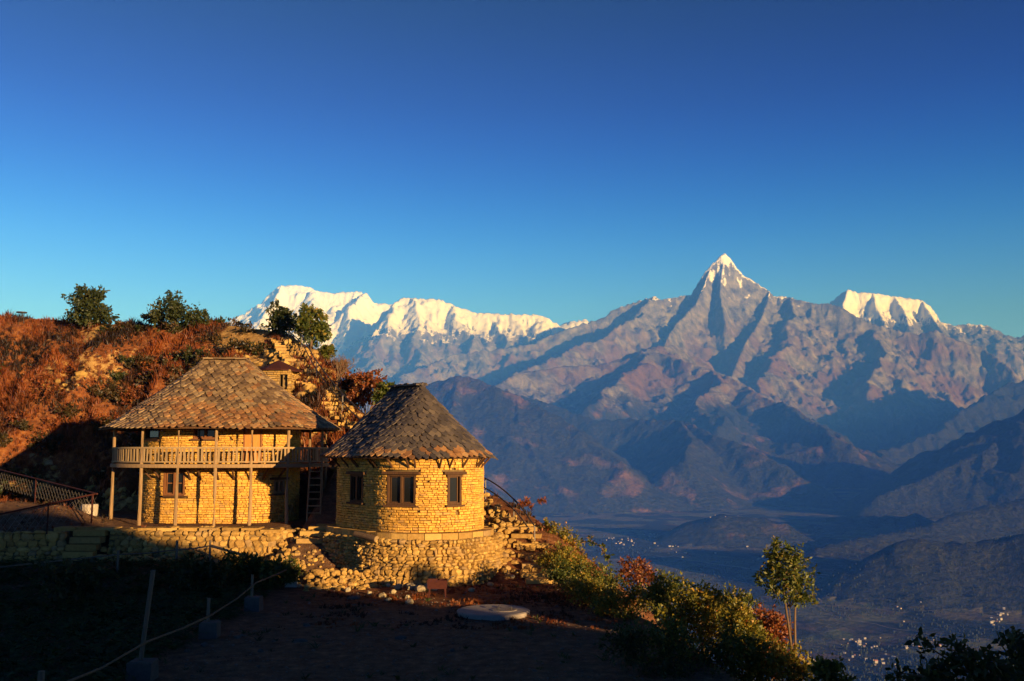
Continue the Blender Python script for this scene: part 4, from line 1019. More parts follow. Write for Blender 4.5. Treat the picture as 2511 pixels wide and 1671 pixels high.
far = [(-6.87, 31.4), (-8.4, 32.5), (-10.0, 33.2), (-11.0, 32.9), (-12.3, 31.3), (-15.2, 29.0), (-17.5, 27.5)]
fo = thing('garden_fence', 'thin pole fence along the far side of the dark fern garden', 'fence', (-10, 33, 0.5))
def frel(p, dz): return Vector((p[0] + 10, p[1] - 33, zs(*p) + dz - 0.5))
for i, p in enumerate(far[1:6]):
    m = MB(); m.tube([frel(p, -0.1), frel((p[0] + random.uniform(-.04, .04), p[1]), 0.72 + random.uniform(-.08, .1))], 0.04, 7, 0.05); m.build('post', M_BAMBOO, fo)
for a, b, da, db, r_ in ((far[2], far[0], 0.62, 0.60, 0.045), (far[3], far[2], 0.5, 0.62, 0.025), (far[4], far[3], 0.6, 0.5, 0.022), (far[6], far[4], 0.75, 0.6, 0.022)):
    m = MB(); pa, pb = frel(a, da), frel(b, db); m.tube([pa, (pa + pb) / 2 - Vector((0, 0, .03)), pb], r_, 7, 0.06); m.build('rail', M_BAMBOO, fo)

# ------------------------------------------------------------------ wire fence on the left terrace
def wire_fence(label, a, b, h, base, cell=0.16):
    a, b = Vector(a), Vector(b); o = thing('wire_fence', label, 'fence', base); B = Vector(base)
    d = (b - a); L = d.length; u = d / L; up = Vector((0, 0, 1)); m = MB()
    n = int(L / cell); k = int(h / cell)
    r = 0.004
    def seg(p, q):
        t = (q - p).normalized(); s = t.cross(Vector((0, 1, 0)))
        if s.length < .1: s = t.cross(Vector((1, 0, 0)))
        s.normalize(); w_ = t.cross(s); c3 = [s * r, (-s * .5 + w_ * .87) * r, (-s * .5 - w_ * .87) * r]
        m.add([p + c for c in c3] + [q + c for c in c3], [(i, (i + 1) % 3, 3 + (i + 1) % 3, 3 + i) for i in range(3)])
    for i in range(n):
        for j in range(k):
            x0, z0 = i * cell, j * cell - h; mid = x0 + cell / 2
            s = 1 if (i + j) % 2 == 0 else -1
            p = a + u * x0 + up * (z0 + (cell if s < 0 else 0)) ; q = a + u * (x0 + cell) + up * (z0 + (cell if s > 0 else 0))
            seg(p - B, q - B)
    m.build('wire_mesh', M_STEEL, o)
    t = MB(); t.tube([a - B, b - B], 0.03, 7); t.build('top_rail', M_RUST, o)
    for f in (0.03, 0.5, 0.97):
        p = a + d * f; t = MB(); t.tube([p - B - up * (h + 0.25), p - B], 0.028, 7); t.build('post', M_RUST, o)
ca = P(219, 1137, 35.6)
wire_fence('near wire mesh fence with a sunlit red top rail running down to the block', P(-10, 1186, 31.6), ca, 0.75, tuple(P(20, 1240, 33)))
wire_fence('far wire mesh fence sloping up behind the red railed one', P(-30, 1074, 44.0), ca + Vector((0.05, 0.05, 0)), 0.75, tuple(P(100, 1180, 39)))
bl = PZ(205, 1204, 1.5); bz = zs(bl.x, bl.y)
pb = thing('planter', 'squat whitewashed concrete planter with dry grass beside the wire fence', 'planter', (bl.x, bl.y, bz))
m = MB(); m.tube([Vector((0, 0, -0.05)), Vector((0, 0, 0.02)), Vector((0, 0, 0.36)), Vector((0, 0, 0.41))], [0.27, 0.29, 0.31, 0.28], 14, 0.02); m.build('pot', M_BLOCK, pb)

# ------------------------------------------------------------------ courtyard things
wc = PZ(1135, 1408, 0.06); wz = zs(wc.x, wc.y)
well = thing('concrete_cover', 'round concrete well cover lying at the edge of the sunlight', 'cover', (wc.x, wc.y, wz))
m = MB(); m.tube([Vector((0, 0, -0.12)), Vector((0, 0, 0.09)), Vector((0, 0, 0.11))], [0.95, 0.95, 0.9], 40, 0.004); m.build('disc', M_COVER, well)
m = MB(); m.tube([Vector((0.28, -0.05, 0.1)), Vector((0.28, -0.05, 0.125))], [0.36, 0.33], 20); m.build('hatch', M_COVER, well)
for s in (0.14, 0.46):
    m = MB(); m.tube([Vector((s, -0.12, 0.12)), Vector((s, -0.12, 0.19)), Vector((s, 0.06, 0.19)), Vector((s, 0.06, 0.12))], 0.016, 6); m.build('handle', M_DARKPIPE, well)
bp = PZ(1006, 1376, 0.0); bzz = zs(bp.x, bp.y)
br = thing('metal_trough', 'rust red metal trough standing on thin legs below the round house', 'trough', (bp.x, bp.y, bzz))
m = MB(); o1 = [(-.29, -.2), (.29, -.2), (.29, .2), (-.29, .2)]; o2 = [(-.27, -.15), (.27, -.15), (.27, .15), (-.27, .15)]
vs = [(x, y, .52) for x, y in o1] + [(x, y, .27) for x, y in o2] + [(x * .93, y * .9, .52) for x, y in o1] + [(x * .93, y * .9, .29) for x, y in o2]
m.add(vs, [(4 + i, 4 + (i + 1) % 4, (i + 1) % 4, i) for i in range(4)] + [(8 + i, 8 + (i + 1) % 4, 12 + (i + 1) % 4, 12 + i) for i in range(4)] + [(i, (i + 1) % 4, 8 + (i + 1) % 4, 8 + i) for i in range(4)] + [(7, 6, 5, 4), (12, 13, 14, 15)])
m.build('tub', M_RUST, br)
for sx in (-1, 1):
    for sy in (-1, 1):
        m = MB(); m.tube([Vector((sx * .22, sy * .13, .3)), Vector((sx * .25, sy * .15, -.03))], 0.02, 6); m.build('leg', M_RUST, br)
m = MB(); m.tube([Vector((.3, -.2, .5)), Vector((.42, -.22, .62)), Vector((.5, -.2, .64))], 0.016, 6); m.build('handle', M_DARKPIPE, br)
lg = P(866, 1241, 31.75); l2 = P(818, 1229, 32.35)
lo = thing('log', 'cut log lying on the wall top in front of the round house', 'log', tuple(lg))
m = MB(); m.tube([Vector((0, 0, 0)), (l2 - lg) * 0.5 + Vector((0, 0, .01)), l2 - lg], [0.105, 0.1, 0.095], 12, 0.03); m.build('trunk', M_BARK, lo)
m = MB(); dd = (lg - l2).normalized(); m.tube([dd * 0.001, dd * 0.012], 0.098, 12); m.build('cut_end', M_RAILW, lo)
# pale loose rocks at the foot of the wall
k_ = 0
rmesh = [mesh_np('rock', v, f, M_RUBBLE) for v, f in ROCKS]
def loose(px, py, s, label, group, z=0.0, mesh=None, flat=0.7):
    q_ = PZ(px, py, z); zz = zs(q_.x, q_.y)
    M = Matrix.Translation((q_.x, q_.y, zz + s * 0.22)) @ Matrix.Rotation(random.uniform(0, 6.28), 4, 'Z') @ Matrix.Rotation(random.uniform(-.3, .3), 4, 'X') @ Matrix.Diagonal((s * random.uniform(1, 1.5), s, s * flat, 1))
    mk('rock', mesh or random.choice(rmesh), None, M, label, 'rock', group)
for i in range(26): loose(random.gauss(955, 26), random.uniform(1347, 1362), random.uniform(.14, .3), 'pale rock in the heap at the foot of the round retaining wall', 'rocks heaped at the wall foot')
for i in range(20): loose(random.gauss(1142, 9), random.uniform(1285, 1330) + 8, random.uniform(.10, .2), 'small pale stone heaped against the right end of the round retaining wall', 'stones at the right wall end')
for px, py, s in ((880, 1374, .22), (905, 1365, .2), (942, 1390, .24), (800, 1362, .2), (850, 1368, .17), (895, 1382, .16), (938, 1378, .18), (770, 1352, .24), (790, 1345, .28), (1128, 1348, .2), (1180, 1340, .18), (1085, 1362, .2), (735, 1345, .18), (690, 1352, .16)):
    loose(px, py, s, 'loose sunlit rock on the dirt before the round retaining wall', 'loose rocks on the courtyard')
smesh = [mesh_np('flat_stone', v, f, M_CONC) for v, f in ROCKS]
for px, py, s, wh in ((815, 1378, .42, 'broad flat grey stone, largest on the courtyard, before the rubble heap'), (690, 1477, .3, 'flat pale stone alone in the middle of the courtyard'), (922, 1469, .26, 'long flat stone on the shaded ground below the trough'), (705, 1440, .18, 'small flat stone up from the pale one in mid courtyard'), (470, 1488, .2, 'flat stone beside the footing of the tall leaning post'), (1185, 1448, .12, 'tiny bluish stone below the well cover'), (545, 1470, .16, 'small flat stone beside the footing of the short post'), (600, 1500, .15, 'small flat stone out from the short post'), (430, 1500, .14, 'small flat stone touching the tall post footing'), (1040, 1500, .12, 'tiny flat stone in the dark below the well cover')):
    q_ = PZ(px, py, 0); mk('flat_stone', random.choice(smesh), None, Matrix.Translation((q_.x, q_.y, zs(q_.x, q_.y) + .01)) @ Matrix.Rotation(random.uniform(0, 6), 4, 'Z') @ Matrix.Diagonal((s * 1.3, s, .10, 1)), wh, 'stone', 'flat stones in the shaded courtyard')
# gravel and chips over the courtyard: nobody could count them
vs, fs, rn, o_ = [], [], [], 0
for i in range(3200):
    y = 15 + 19 * random.random() ** 0.8; x = random.uniform(-6.6, 2.6)
    s = random.uniform(0.015, 0.06) * (1.7 if random.random() < .06 else 1); v, f = ROCKS[i % 6]
    a = random.uniform(0, 6.28); ca_, sa_ = math.cos(a), math.sin(a)
    q_ = v * np.array([s * 1.3, s, s * .6]); q_ = np.stack([q_[:, 0] * ca_ - q_[:, 1] * sa_ + x, q_[:, 0] * sa_ + q_[:, 1] * ca_ + y, q_[:, 2]], 1)
    vs.append((q_, x, y)); fs.append(f + o_); rn.append(np.full(len(v), random.random())); o_ += len(v)
zz = z_site(np.array([v[1] for v in vs]), np.array([v[2] for v in vs]))
vv = np.concatenate([v[0] + np.array([0, 0, zz[i]]) for i, v in enumerate(vs)])
mk('gravel', mesh_np('gravel', vv, np.concatenate(fs), plain('gravel_chips', (0.16, 0.12, 0.085), 0.95), {'rnd': np.concatenate(rn)}), kind='stuff', label='small stones and chips scattered over the courtyard')
# table on the crest
tp = P(50, 719, 61.5); tz = zs(tp.x, 61.5)
tb = thing('round_table', 'small dark round table on the skyline of the hill', 'table', (tp.x, 61.5, tz))
m = MB(); hh = max(0.75, tp.z - tz); m.tube([Vector((0, 0, hh - .06)), Vector((0, 0, hh))], 0.32, 18); m.build('table_top', M_DARKPIPE, tb)
for a in range(3): m = MB(); m.tube([Vector((.05 * math.cos(a * 2.1), .05 * math.sin(a * 2.1), hh - .05)), Vector((.2 * math.cos(a * 2.1), .2 * math.sin(a * 2.1), -.1))], 0.015, 5); m.build('leg', M_DARKPIPE, tb)

# ------------------------------------------------------------------ plants
def leaf_mat(name, stops, trans=0.3):
    t = NT(name); r = t.attr('rnd'); c = t.ramp(r, stops)
    d = t.n('BsdfDiffuse'); t.put(d.inputs['Color'], c); tr = t.n('BsdfTranslucent'); t.put(tr.inputs['Color'], c)
    g = t.n('BsdfGlossy'); g.inputs['Roughness'].default_value = 0.5; t.put(g.inputs['Color'], (0.5, 0.5, 0.5, 1))
    m1 = t.n('MixShader'); m1.inputs[0].default_value = trans; t.t.links.new(d.outputs[0], m1.inputs[1]); t.t.links.new(tr.outputs[0], m1.inputs[2])
    m2 = t.n('MixShader'); m2.inputs[0].default_value = 0.04; t.t.links.new(m1.outputs[0], m2.inputs[1]); t.t.links.new(g.outputs[0], m2.inputs[2])
    t.t.links.new(m2.outputs[0], t.out.inputs['Surface']); return t.m
L_GREEN = leaf_mat('green_leaves', [(0, (0.025, 0.045, 0.008)), (0.45, (0.07, 0.09, 0.014)), (0.8, (0.16, 0.15, 0.02)), (1, (0.34, 0.20, 0.03))])
L_DARK = leaf_mat('dark_leaves', [(0, (0.018, 0.028, 0.008)), (0.5, (0.042, 0.055, 0.014)), (0.85, (0.08, 0.08, 0.02)), (1, (0.13, 0.10, 0.03))])
L_GOLD = leaf_mat('yellowing_leaves', [(0, (0.05, 0.06, 0.01)), (0.35, (0.12, 0.12, 0.015)), (0.7, (0.28, 0.21, 0.022)), (0.9, (0.42, 0.22, 0.022)), (1, (0.36, 0.10, 0.015))])
L_RED = leaf_mat('russet_leaves', [(0, (0.07, 0.025, 0.01)), (0.4, (0.18, 0.05, 0.014)), (0.8, (0.30, 0.085, 0.02)), (1, (0.20, 0.12, 0.03))])
L_DRY = leaf_mat('dry_russet_grass', [(0, (0.020, 0.012, 0.005)), (0.3, (0.055, 0.022, 0.008)), (0.55, (0.20, 0.05, 0.010)), (0.8, (0.31, 0.08, 0.013)), (1, (0.40, 0.15, 0.03))], 0.25)
L_FERN = leaf_mat('fern_green', [(0, (0.02, 0.035, 0.01)), (0.5, (0.045, 0.07, 0.015)), (1, (0.10, 0.10, 0.02))], 0.3)

def leaves(cent, rad, n, size, rng, clump=14, spread=0.35, shell=0.55, long=1.6):
    """leaf quads gathered in clumps through an ellipsoid -> verts, faces, rnd"""
    cent = np.asarray(cent, float); rad = np.asarray(rad, float)
    nc_ = max(4, n // clump)
    d = rng.normal(size=(nc_, 3)); d /= np.linalg.norm(d, axis=1, keepdims=True)
    rr_ = shell + (1 - shell) * rng.random(nc_) ** 0.5; rr_ = np.where(rng.random(nc_) < 0.25, rng.random(nc_), rr_)
    rr_ = rr_ * np.where(rng.random(nc_) < 0.18, rng.uniform(1.05, 1.32, nc_), 1.0) * (1 + 0.22 * np.sin(3 * d[:, 0] + 5 * d[:, 2] + cent[0] * 7))
    cc = cent + d * rr_[:, None] * rad
    td = d + rng.normal(size=(nc_, 3)) * 0.5 + np.array([0, 0, 0.35]); td /= np.linalg.norm(td, axis=1, keepdims=True)
    ci = rng.integers(0, nc_, n); pos = cc[ci] + td[ci] * rng.uniform(-.6, .5, n)[:, None] * rad.mean() * 0.55 + rng.normal(size=(n, 3)) * spread * rad.mean() * 0.2
    ax = rng.normal(size=(n, 3)) + 0.6 * (pos - cent) / rad; ax /= np.linalg.norm(ax, axis=1, keepdims=True)
    b = np.cross(ax, rng.normal(size=(n, 3))); b /= np.linalg.norm(b, axis=1, keepdims=True)
    s = size * rng.uniform(0.6, 1.35, n)[:, None]
    v = np.stack([pos, pos + ax * s * 0.5 * long + b * s * 0.42, pos + ax * s * long, pos + ax * s * 0.5 * long - b * s * 0.42], 1).reshape(-1, 3)
    f = np.arange(4 * n).reshape(n, 4)
    cr = rng.random(nc_); rn = np.clip(cr[ci] * 0.6 + rng.random(n) * 0.45, 0, 1)
    return v, f, np.repeat(rn, 4)
SEED = [100]
def plant(name, label, cat, base, blobs, mat, size, n, stems=5, stem_r=0.03, group=None, bark=M_BARK, trunk=None, foliage='foliage', stemname='stem', clump=14, spread=0.35, long=1.6):
    """blobs: (dx,dy,dz, rx,ry,rz, share) relative to base"""
    SEED[0] += 1; rng = np.random.default_rng(SEED[0]); o = thing(name, label, cat, base, group)
    vs, fs, rn, of = [], [], [], 0
    tot = sum(b[6] for b in blobs)
    for b in blobs:
        v, f, r_ = leaves(b[:3], b[3:6], max(12, int(n * b[6] / tot)), size, rng, clump, spread, long=long)
        vs.append(v); fs.append(f + of); rn.append(r_); of += len(v)
    mk(foliage, mesh_np(foliage, np.concatenate(vs), np.concatenate(fs), mat, {'rnd': np.concatenate(rn)}), o)
    if trunk:
        for pts_, r0, r1 in trunk:
            m = MB(); k = len(pts_); m.tube([Vector(p) for p in pts_], [r0 + (r1 - r0) * i / (k - 1) for i in range(k)], 7, 0.05); m.build('trunk', bark, o)
    st = MB()
    for i in range(stems):
        b = blobs[i % len(blobs)]; e = Vector(b[:3]) + Vector(rng.uniform(-.6, .6, 3) * np.array(b[3:6]))
        s0 = Vector((rng.uniform(-.1, .1), rng.uniform(-.1, .1), -0.1)) if not trunk else Vector(trunk[i % len(trunk)][0][-1])
        mid = s0.lerp(e, 0.5) + Vector(rng.uniform(-.1, .1, 3)); st.tube([s0, mid, e], [stem_r, stem_r * .7, stem_r * .3], 5)
    if stems: st.build(stemname, bark, o)
    return o
def at_slope(px, py, Y):
    """plant foot: straight below the pixel at depth Y"""
    p = P(px, py, Y); return (p.x, p.y, zs(p.x, p.y)), p
def blob(base, px, py, Y, wpx, hpx, dep=1.0, share=1.0):
    c = P(px, py, Y); return (c.x - base[0], c.y - base[1], c.z - base[2], wpx / F * Y / 2, wpx / F * Y / 2 * dep, hpx / F * Y / 2, share)
# trees on the hill
b0, _ = at_slope(206, 740, 60.5)
plant('evergreen_tree', 'dark round-topped evergreen tree standing alone on the hill skyline', 'tree', b0, [blob(b0, 208, 718, 60.5, 82, 56, share=3), blob(b0, 200, 684, 60.5, 60, 34, share=1.6), blob(b0, 218, 680, 60.5, 36, 28), blob(b0, 232, 728, 60.5, 50, 34)], L_DARK, 0.13, 5200, 6, 0.05, trunk=[([(0, 0, -.2), (.05, 0, .8)], .12, .08)])
b0, _ = at_slope(410, 745, 59.5)
plant('broad_shrub', 'broad dark green shrub with upright shoots on the hill skyline', 'shrub', b0, [blob(b0, 405, 722, 59.5, 110, 44, share=3), blob(b0, 395, 700, 59.5, 40, 44), blob(b0, 455, 732, 59.5, 44, 26), blob(b0, 355, 733, 59.5, 40, 24)], L_DARK, 0.12, 4600, 8, 0.04)
b0, _ = at_slope(648, 765, 56.5)
plant('hill_tree', 'loose thin-crowned tree at the top of the hill stair', 'tree', b0, [blob(b0, 640, 722, 56.5, 42, 44, share=2), blob(b0, 640, 748, 56.5, 50, 34, share=2), blob(b0, 668, 742, 56.5, 30, 40)], L_DARK, 0.12, 2100, 7, 0.04, trunk=[([(0, 0, -.2), (0, 0, .6)], .09, .06)])
b0, _ = at_slope(716, 800, 54.5)
plant('hill_tree', 'taller bushy green tree beside the hill stair against the snow', 'tree', b0, [blob(b0, 708, 730, 54.5, 50, 50, share=2), blob(b0, 724, 762, 54.5, 62, 50, share=2), blob(b0, 692, 752, 54.5, 26, 46), blob(b0, 740, 745, 54.5, 26, 40)], L_GREEN, 0.13, 3000, 7, 0.045, trunk=[([(0, 0, -.2), (0, 0, .9)], .1, .06)])
# russet shrubs on the shoulder of the hill
for px, py, w_, h_, Y, lab in ((846, 892, 66, 70, 45.5, 'russet and green shrub behind the top of the round roof'), (806, 886, 44, 44, 47.5, 'fiery red shrub on the shoulder beside the hill stair'), (772, 852, 44, 40, 49.5, 'red shrub halfway up the hill shoulder'), (885, 905, 36, 44, 44, 'small green shrub peeping over the round roof'), (748, 812, 36, 32, 51.5, 'rusty shrub below the bushy green tree')):
    Y += 2.6; b0, _ = at_slope(px, py, Y); plant('red_shrub', lab, 'shrub', b0, [blob(b0, px, py, Y, w_, h_, share=2), blob(b0, px - w_ * .3, py + h_ * .25, Y, w_ * .7, h_ * .6), blob(b0, px + w_ * .25, py - h_ * .2, Y, w_ * .6, h_ * .5)], L_RED if 'green' not in lab else (L_RED if 'russet' in lab else L_GREEN), 0.11, 2200, 7, 0.03)
# bare shrub
b0, c0 = at_slope(770, 870, 49); o = thing('bare_shrub', 'leafless twiggy shrub against the snow mountain', 'shrub', b0); m = MB(); rr_ = random.Random(5)
def twig(p, d, l, r, k):
    q_ = p + d * l; m.tube([p, q_], [r, r * .65], 4, 0, False)
    if k:
        for _ in range(3): twig(q_, (d + Vector((rr_.uniform(-.6, .6), rr_.uniform(-.6, .6), rr_.uniform(-.35, .5)))).normalized(), l * rr_.uniform(.6, .8), r * .62, k - 1)
for i in range(4): twig(Vector((0, 0, 0)), Vector((rr_.uniform(-.1, .7), rr_.uniform(-.4, .4), 1)).normalized(), max(.6, (c0.z - b0[2]) * .5 + .3), 0.035, 4)
m.build('branches', M_BARK, o)
# shrubs over the hill face
SH = random.Random(12)
L_DUSK = leaf_mat('dusky_leaves', [(0, (0.022, 0.018, 0.007)), (0.5, (0.06, 0.045, 0.013)), (0.85, (0.12, 0.06, 0.018)), (1, (0.17, 0.08, 0.02))])
used = {}
for i in range(66):
    px = SH.uniform(-10, 600); py = SH.uniform(752, 960) if px < 260 else SH.uniform(752, 830)
    Y = 58 - (py - 745) * 0.052; x = P(px, py, Y).x; b0 = (x, Y, zs(x, Y)); s = SH.uniform(.4, .95)
    mt, cn = ((L_DUSK, 'dusky brown') if SH.random() < .45 else ((L_RED, 'russet') if SH.random() < .75 else (L_DARK, 'dark green')))
    land = ['below the little round table', 'left of the lone evergreen', 'below the lone evergreen', 'right of the lone evergreen', 'below the broad shrub', 'above the ridge of the long roof'][sum(px > q for q in (80, 150, 260, 340, 480))]
    hgt = 'high on the hill' if py < 790 else ('halfway up the hill' if py < 870 else 'low on the hill')
    sz = 'small' if s < .58 else ('middling' if s < .77 else 'large')
    lab = f'{sz} {cn} bush {hgt} {land}'; used[lab] = used.get(lab, 0) + 1
    if used[lab] > 1: lab = f'{["", "second", "third", "fourth"][min(used[lab] - 1, 3)]} {lab}'
    plant('hill_bush', lab, 'bush', b0, [(0, 0, .3 * s, s, s * .8, .55 * s, 2), (.4 * s, -.2 * s, .2 * s, .6 * s, .6 * s, .4 * s, 1)], mt, 0.10, int(520 * s + 120), 4, 0.02, group='bushes on the hill face')
for px, py, w_, h_, lab in ((432, 792, 84, 56, 'big dark brown thicket standing in for shadow in the hollow above the left slope of the long roof'), (382, 828, 70, 54, 'dark thicket standing in for shade beside the left slope of the long roof'), (478, 786, 70, 46, 'dark thicket standing in for shade just above the ridge of the long roof'), (330, 872, 60, 50, 'dark thicket low beside the left eave of the long roof'), (120, 815, 80, 40, 'wide dusky thicket midway up the hill below the table')):  # thickets above the long roof are added to stand in for shadow there
    Y = 57 - (py - 745) * 0.06; x = P(px, py, Y).x; b0 = (x, Y, zs(x, Y)); r_ = w_ / F * Y / 2; h2 = h_ / F * Y / 2
    plant('thicket', lab, 'bush', b0, [(0, 0, h2 * .6, r_, r_ * .8, h2, 2), (.5 * r_, -.2, h2 * .4, .6 * r_, .6 * r_, .7 * h2, 1)], L_DUSK, 0.11, 1700, 8, 0.025)
ORD = ['first', 'second', 'third', 'fourth', 'fifth', 'sixth', 'seventh', 'eighth', 'ninth', 'tenth', 'eleventh', 'twelfth', 'thirteenth', 'fourteenth', 'fifteenth', 'sixteenth']
for i in range(16):
    px = 250 + i * 19 + SH.uniform(-9, 9); Y = 59.6; p_ = P(px, 742, Y); b0 = (p_.x, Y, zs(p_.x, Y)); s = SH.uniform(.25, .55)
    plant('crest_bush', f'{ORD[i]} small dark bush along the hill crest, counted from the lone evergreen', 'bush', b0, [(0, 0, .4 * s, s, s, .7 * s, 1)], L_DUSK if i % 2 else L_DARK, 0.10, int(500 * s), 3, 0.02, group='bushes along the hill crest')

def blades(n, xf, size, mat, name, label, lean=0.35, blades_per=11, width=0.02, seed=3, filt=None):
    rng = np.random.default_rng(seed); xy = xf(rng, n); z = z_site(xy[:, 0], xy[:, 1])
    if filt is not None:
        k = filt(xy[:, 0], xy[:, 1], z, rng); xy, z = xy[k], z[k]
    n = len(xy); base = np.repeat(np.column_stack([xy, z - 0.03]), blades_per, 0); N_ = len(base)
    hgt = np.repeat(size * rng.uniform(.4, 1.2, n) * (1 + .8 * fbm(xy[:, 0] * .6, xy[:, 1] * .6, 103, 3)), blades_per) * rng.uniform(.6, 1.15, N_)
    base[:, :2] += rng.normal(size=(N_, 2)) * 0.07 * size / 0.5
    d = rng.normal(size=(N_, 2)) * lean; a = rng.uniform(0, 6.28, N_); wv = np.column_stack([np.cos(a), np.sin(a), np.zeros(N_)]) * width * rng.uniform(.6, 1.4, N_)[:, None]
    mid = base + np.column_stack([d * .35, np.full(N_, .55)]) * hgt[:, None]; tip = base + np.column_stack([d, np.full(N_, .9)]) * hgt[:, None]
    v = np.stack([base - wv, base + wv, mid + wv * .8, tip, mid - wv * .8], 1).reshape(-1, 3); f0 = np.arange(N_)[:, None] * 5
    f = np.concatenate([f0 + np.array([[0, 1, 2, 4]]), f0 + np.array([[4, 2, 3, 3]])])[:, :]
    tri = np.concatenate([f0 + np.array([[0, 1, 2]]), f0 + np.array([[0, 2, 4]]), f0 + np.array([[4, 2, 3]])])
    pat = np.clip(0.5 + 1.5 * fbm(xy[:, 0] * .28, xy[:, 1] * .28, 101, 4), 0, 1)
    rn = np.repeat(np.clip(np.repeat(pat * .8 + .2 * rng.random(n), blades_per) + rng.random(N_) * .25 - .22, 0, 1), 5)
    return mk(name, mesh_np(name, v, tri, mat, {'rnd': rn}), kind='stuff', label=label)
def hill_xy(rng, n): return np.column_stack([rng.uniform(-34, -6.5, n), rng.uniform(43.5, 62.5, n)])
def hill_f(x, y, z, rng):
    at = ground_attrs(x, y, z)['rock']; return (at + 0.5 * rng.random(len(x)) < 0.78) & (z > 2.2) & (x < np.interp(y, EDGE_Y, EDGE_X) + 2.5) & (rng.random(len(x)) < 0.08 + np.clip(0.35 + 2.2 * fbm(x * .45, y * .45, 91, 3), 0, 1))
blades(15000, hill_xy, 0.5, L_DRY, 'dry_grass', 'dry red and orange grass covering the hill', filt=hill_f, blades_per=10, seed=4)
blades(15000, hill_xy, 0.24, L_DRY, 'dry_grass', 'short dry turf between the taller red grass on the hill', filt=lambda x, y, z, rng: (z > 2.0) & (x < np.interp(y, EDGE_Y, EDGE_X) + 2.0) & (ground_attrs(x, y, z)['rock'] + .4 * rng.random(len(x)) < .75), blades_per=6, width=0.018, seed=14)
def slope_xy(rng, n): y = rng.uniform(30, 47, n); return np.column_stack([np.interp(y, EDGE_Y, EDGE_X) + rng.normal(0.9, 0.9, n), y])
blades(260, slope_xy, 0.24, L_DRY, 'dry_grass', 'dry grass along the edge of the drop behind the round house', blades_per=9, seed=5)
def court_xy(rng, n): return np.column_stack([rng.uniform(-5.6, 2.6, n), rng.uniform(24, 31.6, n)])
blades(3200, court_xy, 0.13, L_DRY, 'dry_grass', 'short russet grass on the sunlit part of the courtyard', blades_per=8, width=0.008, seed=6, filt=lambda x, y, z, rng: fbm(x * .8, y * .8, 17, 3) + .3 * (x > -1.5) > 0.12)
def ter_xy(rng, n): return np.column_stack([rng.uniform(-24, -8, n), rng.uniform(33, 36.2, n) + 3.2 * (rng.random(n) < .5)])
blades(700, ter_xy, 0.2, L_DRY, 'dry_grass', 'dry tufts on the terrace below the balcony', blades_per=8, width=0.009, seed=8, filt=lambda x, y, z, rng: (rng.random(len(x)) < np.where(x < -15, .95, np.where(y < 36.2, .2, 0))))
def ring_xy(rng, n):
    out = []
    for i in range(n):
        st = rs.off(rng.uniform(.42, .66)); p, _ = st.at(rng.uniform(0, st.L)); out.append((p.x, p.y))
    return np.array(out)
blades(420, lambda rng, n: np.column_stack([rng.uniform(-6.4, 3.0, n), rng.uniform(15, 31.5, n)]), 0.16, L_FERN, 'weeds', 'low green weeds dotted over the courtyard', blades_per=9, width=0.012, lean=0.9, seed=31, filt=lambda x, y, z, rng: fbm(x * .5, y * .5, 19, 3) > 0.05)
def litter_xy(rng, n): return np.column_stack([rng.uniform(-6.5, 3.0, n), rng.uniform(15, 31.8, n)])
blades(2600, litter_xy, 0.035, L_DRY, 'leaf_litter', 'dry leaves and straw littering the courtyard', blades_per=4, width=0.02, lean=2.2, seed=33)
# ferns in the garden
def fern_garden():
    rng = np.random.default_rng(21); vs, fs, rn, of = [], [], [], 0
    for i in range(2300):
        y = 13.5 + 19.5 * rng.random() ** .85; xr = -7.1; x = xr - rng.random() * (y * 0.30 + 3.2)
        if x < -16.5: continue
        sc = rng.uniform(.45, 1.0) * (0.8 if x > -7.6 else 1.0); nf = rng.integers(4, 7); cr = rng.random()
        for k in range(nf):
            a = rng.uniform(0, 6.28); L_ = sc * rng.uniform(.6, 1.0); up = rng.uniform(.5, 1.1); pts_ = []
            for s in range(6):
                t = s / 5; pts_.append(np.array([math.cos(a) * L_ * t * .9, math.sin(a) * L_ * t * .9, L_ * (up * t - .75 * t * t) + .05]))
            side = np.array([-math.sin(a), math.cos(a), 0])
            for s in range(1, 6):
                w_ = 0.16 * sc * (1.15 - s / 5.5); p0, p1 = pts_[s - 1], pts_[s]
                for sg in (-1, 1):
                    q = np.array([p0, p0 * .35 + p1 * .65, (p0 + p1) / 2 + side * sg * w_ + (p1 - p0) * .5 - np.array([0, 0, .02])]); vs.append((q, x, y)); fs.append((of, of + 1, of + 2)); rn += [cr * .6 + rng.random() * .4] * 3; of += 3
    zz = z_site(np.array([v[1] for v in vs]), np.array([v[2] for v in vs]))
    vv = np.concatenate([v[0] + np.array([v[1], v[2], zz[i]]) for i, v in enumerate(vs)])
    mk('ferns', mesh_np('ferns', vv, np.array(fs), L_FERN, {'rnd': np.array(rn)}), kind='stuff', label='dense dark ferns filling the fenced garden')
fern_garden()
for px, py, Y, w_, h_, lab in ((640, 1312, 31.0, 80, 50, 'leafy green bush by the sunlit corner post of the garden'), (560, 1300, 31.5, 90, 46, 'green bush at the foot of the terrace wall'), (450, 1320, 29.5, 110, 60, 'dark bush in the middle of the fern garden'), (160, 1330, 27, 130, 70, 'dark bush at the left end of the fern garden')):
    p_ = P(px, py, Y); b0 = (p_.x, Y, zs(p_.x, Y)); plant('garden_bush', lab, 'bush', b0, [blob(b0, px, py, Y, w_, h_, share=2), blob(b0, px + w_ * .3, py + 6, Y, w_ * .6, h_ * .8)], L_GREEN if px > 500 else L_DARK, 0.075, 1500, 5, 0.015, long=2.0)

